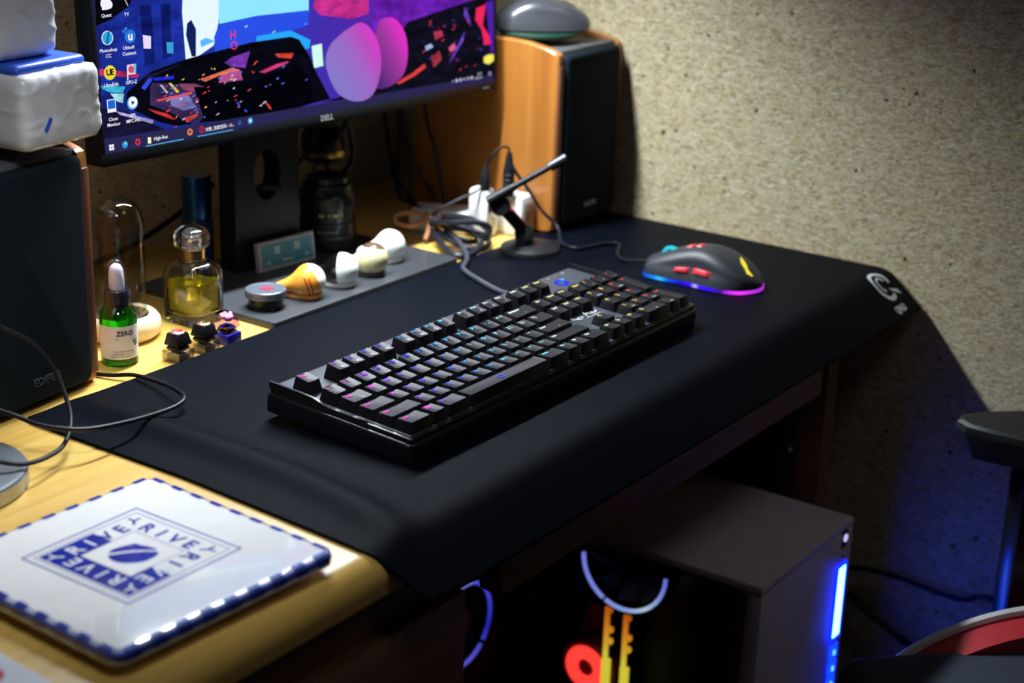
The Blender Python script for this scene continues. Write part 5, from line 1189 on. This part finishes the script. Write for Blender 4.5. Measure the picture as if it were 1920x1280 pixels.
# ring facing the glass: local x = world y, local y = world z, local z = -world x
Mf = Matrix(((0, 0, -1, 0.552 + 0.0128), (1, 0, 0, 0.0140), (0, 1, 0, -0.3465), (0, 0, 0, 1)))
fan(Mf, 'cooling_fan', [(-178, -128), (-124, -62), (-58, 0)][0:0] + [(-180, -140), (-136.5, -66), (-62, 0)], glow_ramp('fan_glow_front', (0, 1, 0), -0.045, 0.07, [(0, '#6068f0'), (0.25, '#d0f0ff'), (0.45, '#a8c0ff'), (1.0, '#8a90ff')], 1.9))
pcp('top_duct', B().box(0.030, 0.30, 0.098, T(0.588, 0.03, -0.3455)), DK)
Mr = Matrix(((1, 0, 0, 0.449), (0, 0, -1, 0.160 + 0.0128), (0, 1, 0, -0.428), (0, 0, 0, 1)))
fan(Mr, 'cooling_fan', [(-42, 68), (-130, -48), (74, 180)], glow_ramp('fan_glow_rear', (0, 0, 1), -0.49, -0.37, [(0, '#7a78ff'), (0.35, '#2c2ed0'), (0.6, '#4a48e8'), (0.9, '#5a58f8'), (1.0, '#b0b4ff')], 1.7), 0.051)
for k, (yy, zt) in enumerate(((0.0385, -0.4130), (0.0135, -0.4155))):
    rm = pcp('memory_stick', B().box(0.036, 0.0065, 0.135, T(0.5835, yy, zt - 0.135 - 0.001), 0.0008), DK)
    stops = [(0.0, '#f8f040'), (0.55, '#fff048'), (0.62, '#ffd038'), (0.82, '#f89828'), (1.0, '#d86818')]
    lb = B(); lb.box(0.0045, 0.0055, 0.068, T(0.5635, yy + 0.0005, zt - 0.066), 0.001).box(0.005, 0.0105, 0.066, T(0.5632, yy - 0.0015, zt - 0.130), 0.001).box(0.005, 0.0085, 0.006, T(0.5635, yy - 0.0015, zt - 0.004), 0.001)
    for dz_ in (-0.026, -0.041): lb.sphere(0.0042, T(0.5635, yy - 0.0045, zt + dz_), 14, 8)
    lb.obj('light_bar', glow_ramp('memory_glow_%d' % k, (0, 0, 1), zt - 0.13, zt, stops, 1.8), rm)
PUMPY, PUMPZ = 0.066, -0.5010
pm = pcp('pump_block', B().lathe([(0.0001, 0), (0.034, 0), (0.036, 0.004), (0.036, 0.022), (0.033, 0.026), (0.0001, 0.026)], Matrix(((0, 0, -1, 0.592), (1, 0, 0, PUMPY), (0, 1, 0, PUMPZ), (0, 0, 0, 1))), 40), mat('pump_red', (0.30, 0.05, 0.035), 0.4))
B().ring([(0.0105 + 0.0085 + 0.0085 * math.cos(2 * PI * i / 12), 0.026 + 0.006 * math.sin(2 * PI * i / 12)) for i in range(12)], Matrix(((0, 0, -1, 0.592), (1, 0, 0, PUMPY), (0, 1, 0, PUMPZ), (0, 0, 0, 1))), 48).obj('light_ring', glow('pump_glow', '#ff3a30', 4.0), pm)
B().poly([(0.0, 0.036, 0), (0.030, 0.036, 0), (0.042, 0.0, 0), (0.046, -0.04, 0), (0, -0.04, 0), (-0.022, 0.05, 0)], Matrix(((0, 0, -1, 0.5995), (1, 0, 0, PUMPY - 0.012), (0, 1, 0, PUMPZ + 0.03), (0, 0, 0, 1)))).obj('bracket', mat('bracket_red', (0.75, 0.12, 0.06), 0.4), pm, None, 0)
gc = pcp('graphics_card', B().box(0.12, 0.26, 0.05, T(0.54, 0.03, -0.62), 0.004), SATIN)
# front: power button and light strip
pb = pcp('button_plate', B().box(0.012, 0.0012, 0.019, T(0.590, PY0 - 0.0004, -0.262), 0.0003), SATIN)
B().lathe([(0.0001, 0), (0.0042, 0), (0.0042, 0.0012), (0.0001, 0.0016)], T(0.590, PY0 - 0.0009, -0.2515) @ RX(90), 20).obj('power_button', glow('button_glow', '#c8b8ff', 1.1), pb)
pcp('reset_hole', B().lathe([(0.0001, 0), (0.0016, 0), (0.0016, 0.0006), (0.0001, 0.0006)], T(0.590, PY0, -0.272) @ RX(90), 12), SATIN)
BLUELED = glow('blue_strip', (0.085, 0.32, 1.0), 11.0)
pcp('light_strip', B().box(0.0150, 0.0022, 0.082, T(0.5905, PY0 - 0.0007, -0.3675), 0.0006), BLUELED)
pcp('strip_surround', B().box(0.0215, 0.0012, 0.089, T(0.5905, PY0 - 0.0003, -0.371), 0.0004), glow('blue_dim', (0.0, 0.0008, 0.9), 75.0))
for i in range(4):
    zz = -0.3775 - 0.0195 * i
    o = pcp('light_segment', B().box(0.0165, 0.0016, 0.0165, T(0.5895, PY0 - 0.0005, zz - 0.0165), 0.0020, 3), glow('blue_segment', (0.001, 0.012, 0.9), 7.0))
    B().box(0.004, 0.0008, 0.006, T(0.5905, PY0 - 0.0016, zz - 0.013), 0.0012).obj('bright_spot', glow('blue_spot', (0.08, 0.4, 1.0), 2.5), o)

cable([(0.640, -0.10, -0.370), (0.700, -0.150, -0.362), (0.722, -0.180, -0.3545), (0.732, -0.200, -0.3535), (0.732, -0.241, -0.3519), (0.728, -0.2876, -0.3534), (0.722, -0.3199, -0.3486), (0.715, -0.36, -0.335), (0.70, -0.50, -0.36)], 0.0030, 'dark cable strung along the blue-lit wall beside the computer tower', RUBBER)
cable([(0.66, -0.12, -0.36), (0.722, -0.1782, -0.3859), (0.730, -0.2067, -0.404), (0.728, -0.2491, -0.4228), (0.722, -0.2802, -0.4346), (0.71, -0.34, -0.50), (0.70, -0.36, -0.70)], 0.0040, 'dark cable dropping diagonally down the wall behind the chair seat', RUBBER)

# ------------------------------------------------------------------ gaming chair, turned towards the monitor
ch = thing('gaming_chair', 'black gaming chair with red and white side wing and black padded armrest', 'chair', T(0.62, -0.62, -0.72) @ RZ(44.5))
ic = ch.matrix_world.inverted()
# chair axes in the room: F forward (towards the desk), S sideways (towards the camera)
ax = Vector((0.70, -0.714, 0)); sd = Vector((-0.714, -0.70, 0))
def CH(o, zz): return Matrix(((ax.x, sd.x, 0, o[0]), (ax.y, sd.y, 0, o[1]), (0, 0, 1, zz), (0, 0, 0, 1)))
PADM = mat('armrest_pad', (0.012, 0.014, 0.016), 0.5, bump=0.3, bscale=1500)
tip = Vector((0.5525, -0.3350))
# armrest outline: local x away from the tip, local y towards the camera
L = [(0.0, 0.018), (0.010, 0.004), (0.026, 0.0), (0.24, 0.0), (0.25, 0.01), (0.25, 0.078), (0.24, 0.088), (0.072, 0.088), (0.052, 0.080), (0.020, 0.052), (0.004, 0.034)]
def inset(P, k):
    cx = sum(p[0] for p in P) / len(P); cy = sum(p[1] for p in P) / len(P)
    return [(cx + (x - cx) * (1 - k / 0.125), cy + (y - cy) * (1 - k / 0.044)) for x, y in P]
B().loops([[(x, y, z) for x, y in inset(L, k)] for k, z in ((0.018, -0.036), (0.012, -0.035), (0.002, -0.014), (0.0, -0.009), (0.0015, -0.003), (0.006, 0.0))]).obj('armrest', PADM, ch, ic @ CH(tip, -0.070), 25)
for z0, z1, w, d in ((-0.36, -0.105, 0.085, 0.034), (-0.52, -0.33, 0.095, 0.042)):
    B().box(w, d, z1 - z0, None, 0.004).obj('armrest_post', SATIN, ch, ic @ CH(tip + Vector((ax.x, ax.y)) * 0.100 + Vector((sd.x, sd.y)) * 0.044, z0))
SEATF = mat('seat_fabric', (0.020, 0.028, 0.050), 0.8, bump=0.5, bscale=1400)
so = Vector((0.5000, -0.6000))
B().box(0.50, 0.40, 0.085, T(0, 0, 0), 0.025, 5).obj('seat_cushion', SEATF, ch, ic @ CH((0.4000, -0.6370), -0.338))
# side wing of the seat: red panel with white piping
def wing(k, top, x0, x1, y0, y1):
    n_ = 16; A = []; C = []
    for i in range(n_ + 1):
        t_ = i / n_; x = x0 + (x1 - x0) * t_
        z = -0.10 + top * math.sin(PI * min(1, 0.08 + t_ * 0.84)) ** 0.55
        A.append((x, y0, z)); C.append((x, y1, z))
    A = [(x0, y0, -0.12)] + A + [(x1, y0, -0.12)]; C = [(x0, y1, -0.12)] + C + [(x1, y1, -0.12)]
    return B().loops([A, C])
WM = ic @ CH((0.425, -0.355), -0.226)
wing(0, 0.092, 0.0, 0.30, 0.0, 0.040).obj('red_wing', mat('red_leather', (0.42, 0.02, 0.03), 0.45, bump=0.3, bscale=700), ch, WM)
pts = []
for i in range(17):
    t_ = i / 16; pts.append((0.30 * t_, 0.001, -0.10 + 0.0945 * math.sin(PI * min(1, 0.08 + t_ * 0.84)) ** 0.55))
B().tube(pts, 0.0052, 8, 2).obj('white_piping', mat('white_leather', (0.6, 0.6, 0.6), 0.45), ch, WM)
B().lathe([(0.026, 0.08), (0.026, 0.37), (0.0001, 0.37)], None, 24).obj('gas_lift', SATIN, ch, ic @ T(0.402, -0.635, -0.72))
for i in range(5):
    a = 2 * PI * i / 5 + 0.3; c, s = math.cos(a), math.sin(a)
    B().tube([(0, 0, 0.095), (0.15 * c, 0.15 * s, 0.085), (0.28 * c, 0.28 * s, 0.062)], 0.022, 10, 3, taper=0.014).obj('base_leg', SATIN, ch, ic @ T(0.402, -0.635, -0.72))
    B().lathe([(0.0001, -0.012), (0.026, -0.012), (0.028, -0.008), (0.028, 0.008), (0.026, 0.012), (0.0001, 0.012)], T(0.28 * c, 0.28 * s, 0.0285) @ RZ(math.degrees(a) + 90) @ RX(90) @ RZ(0), 20).obj('caster', BLACK, ch, ic @ T(0.402, -0.635, -0.72))
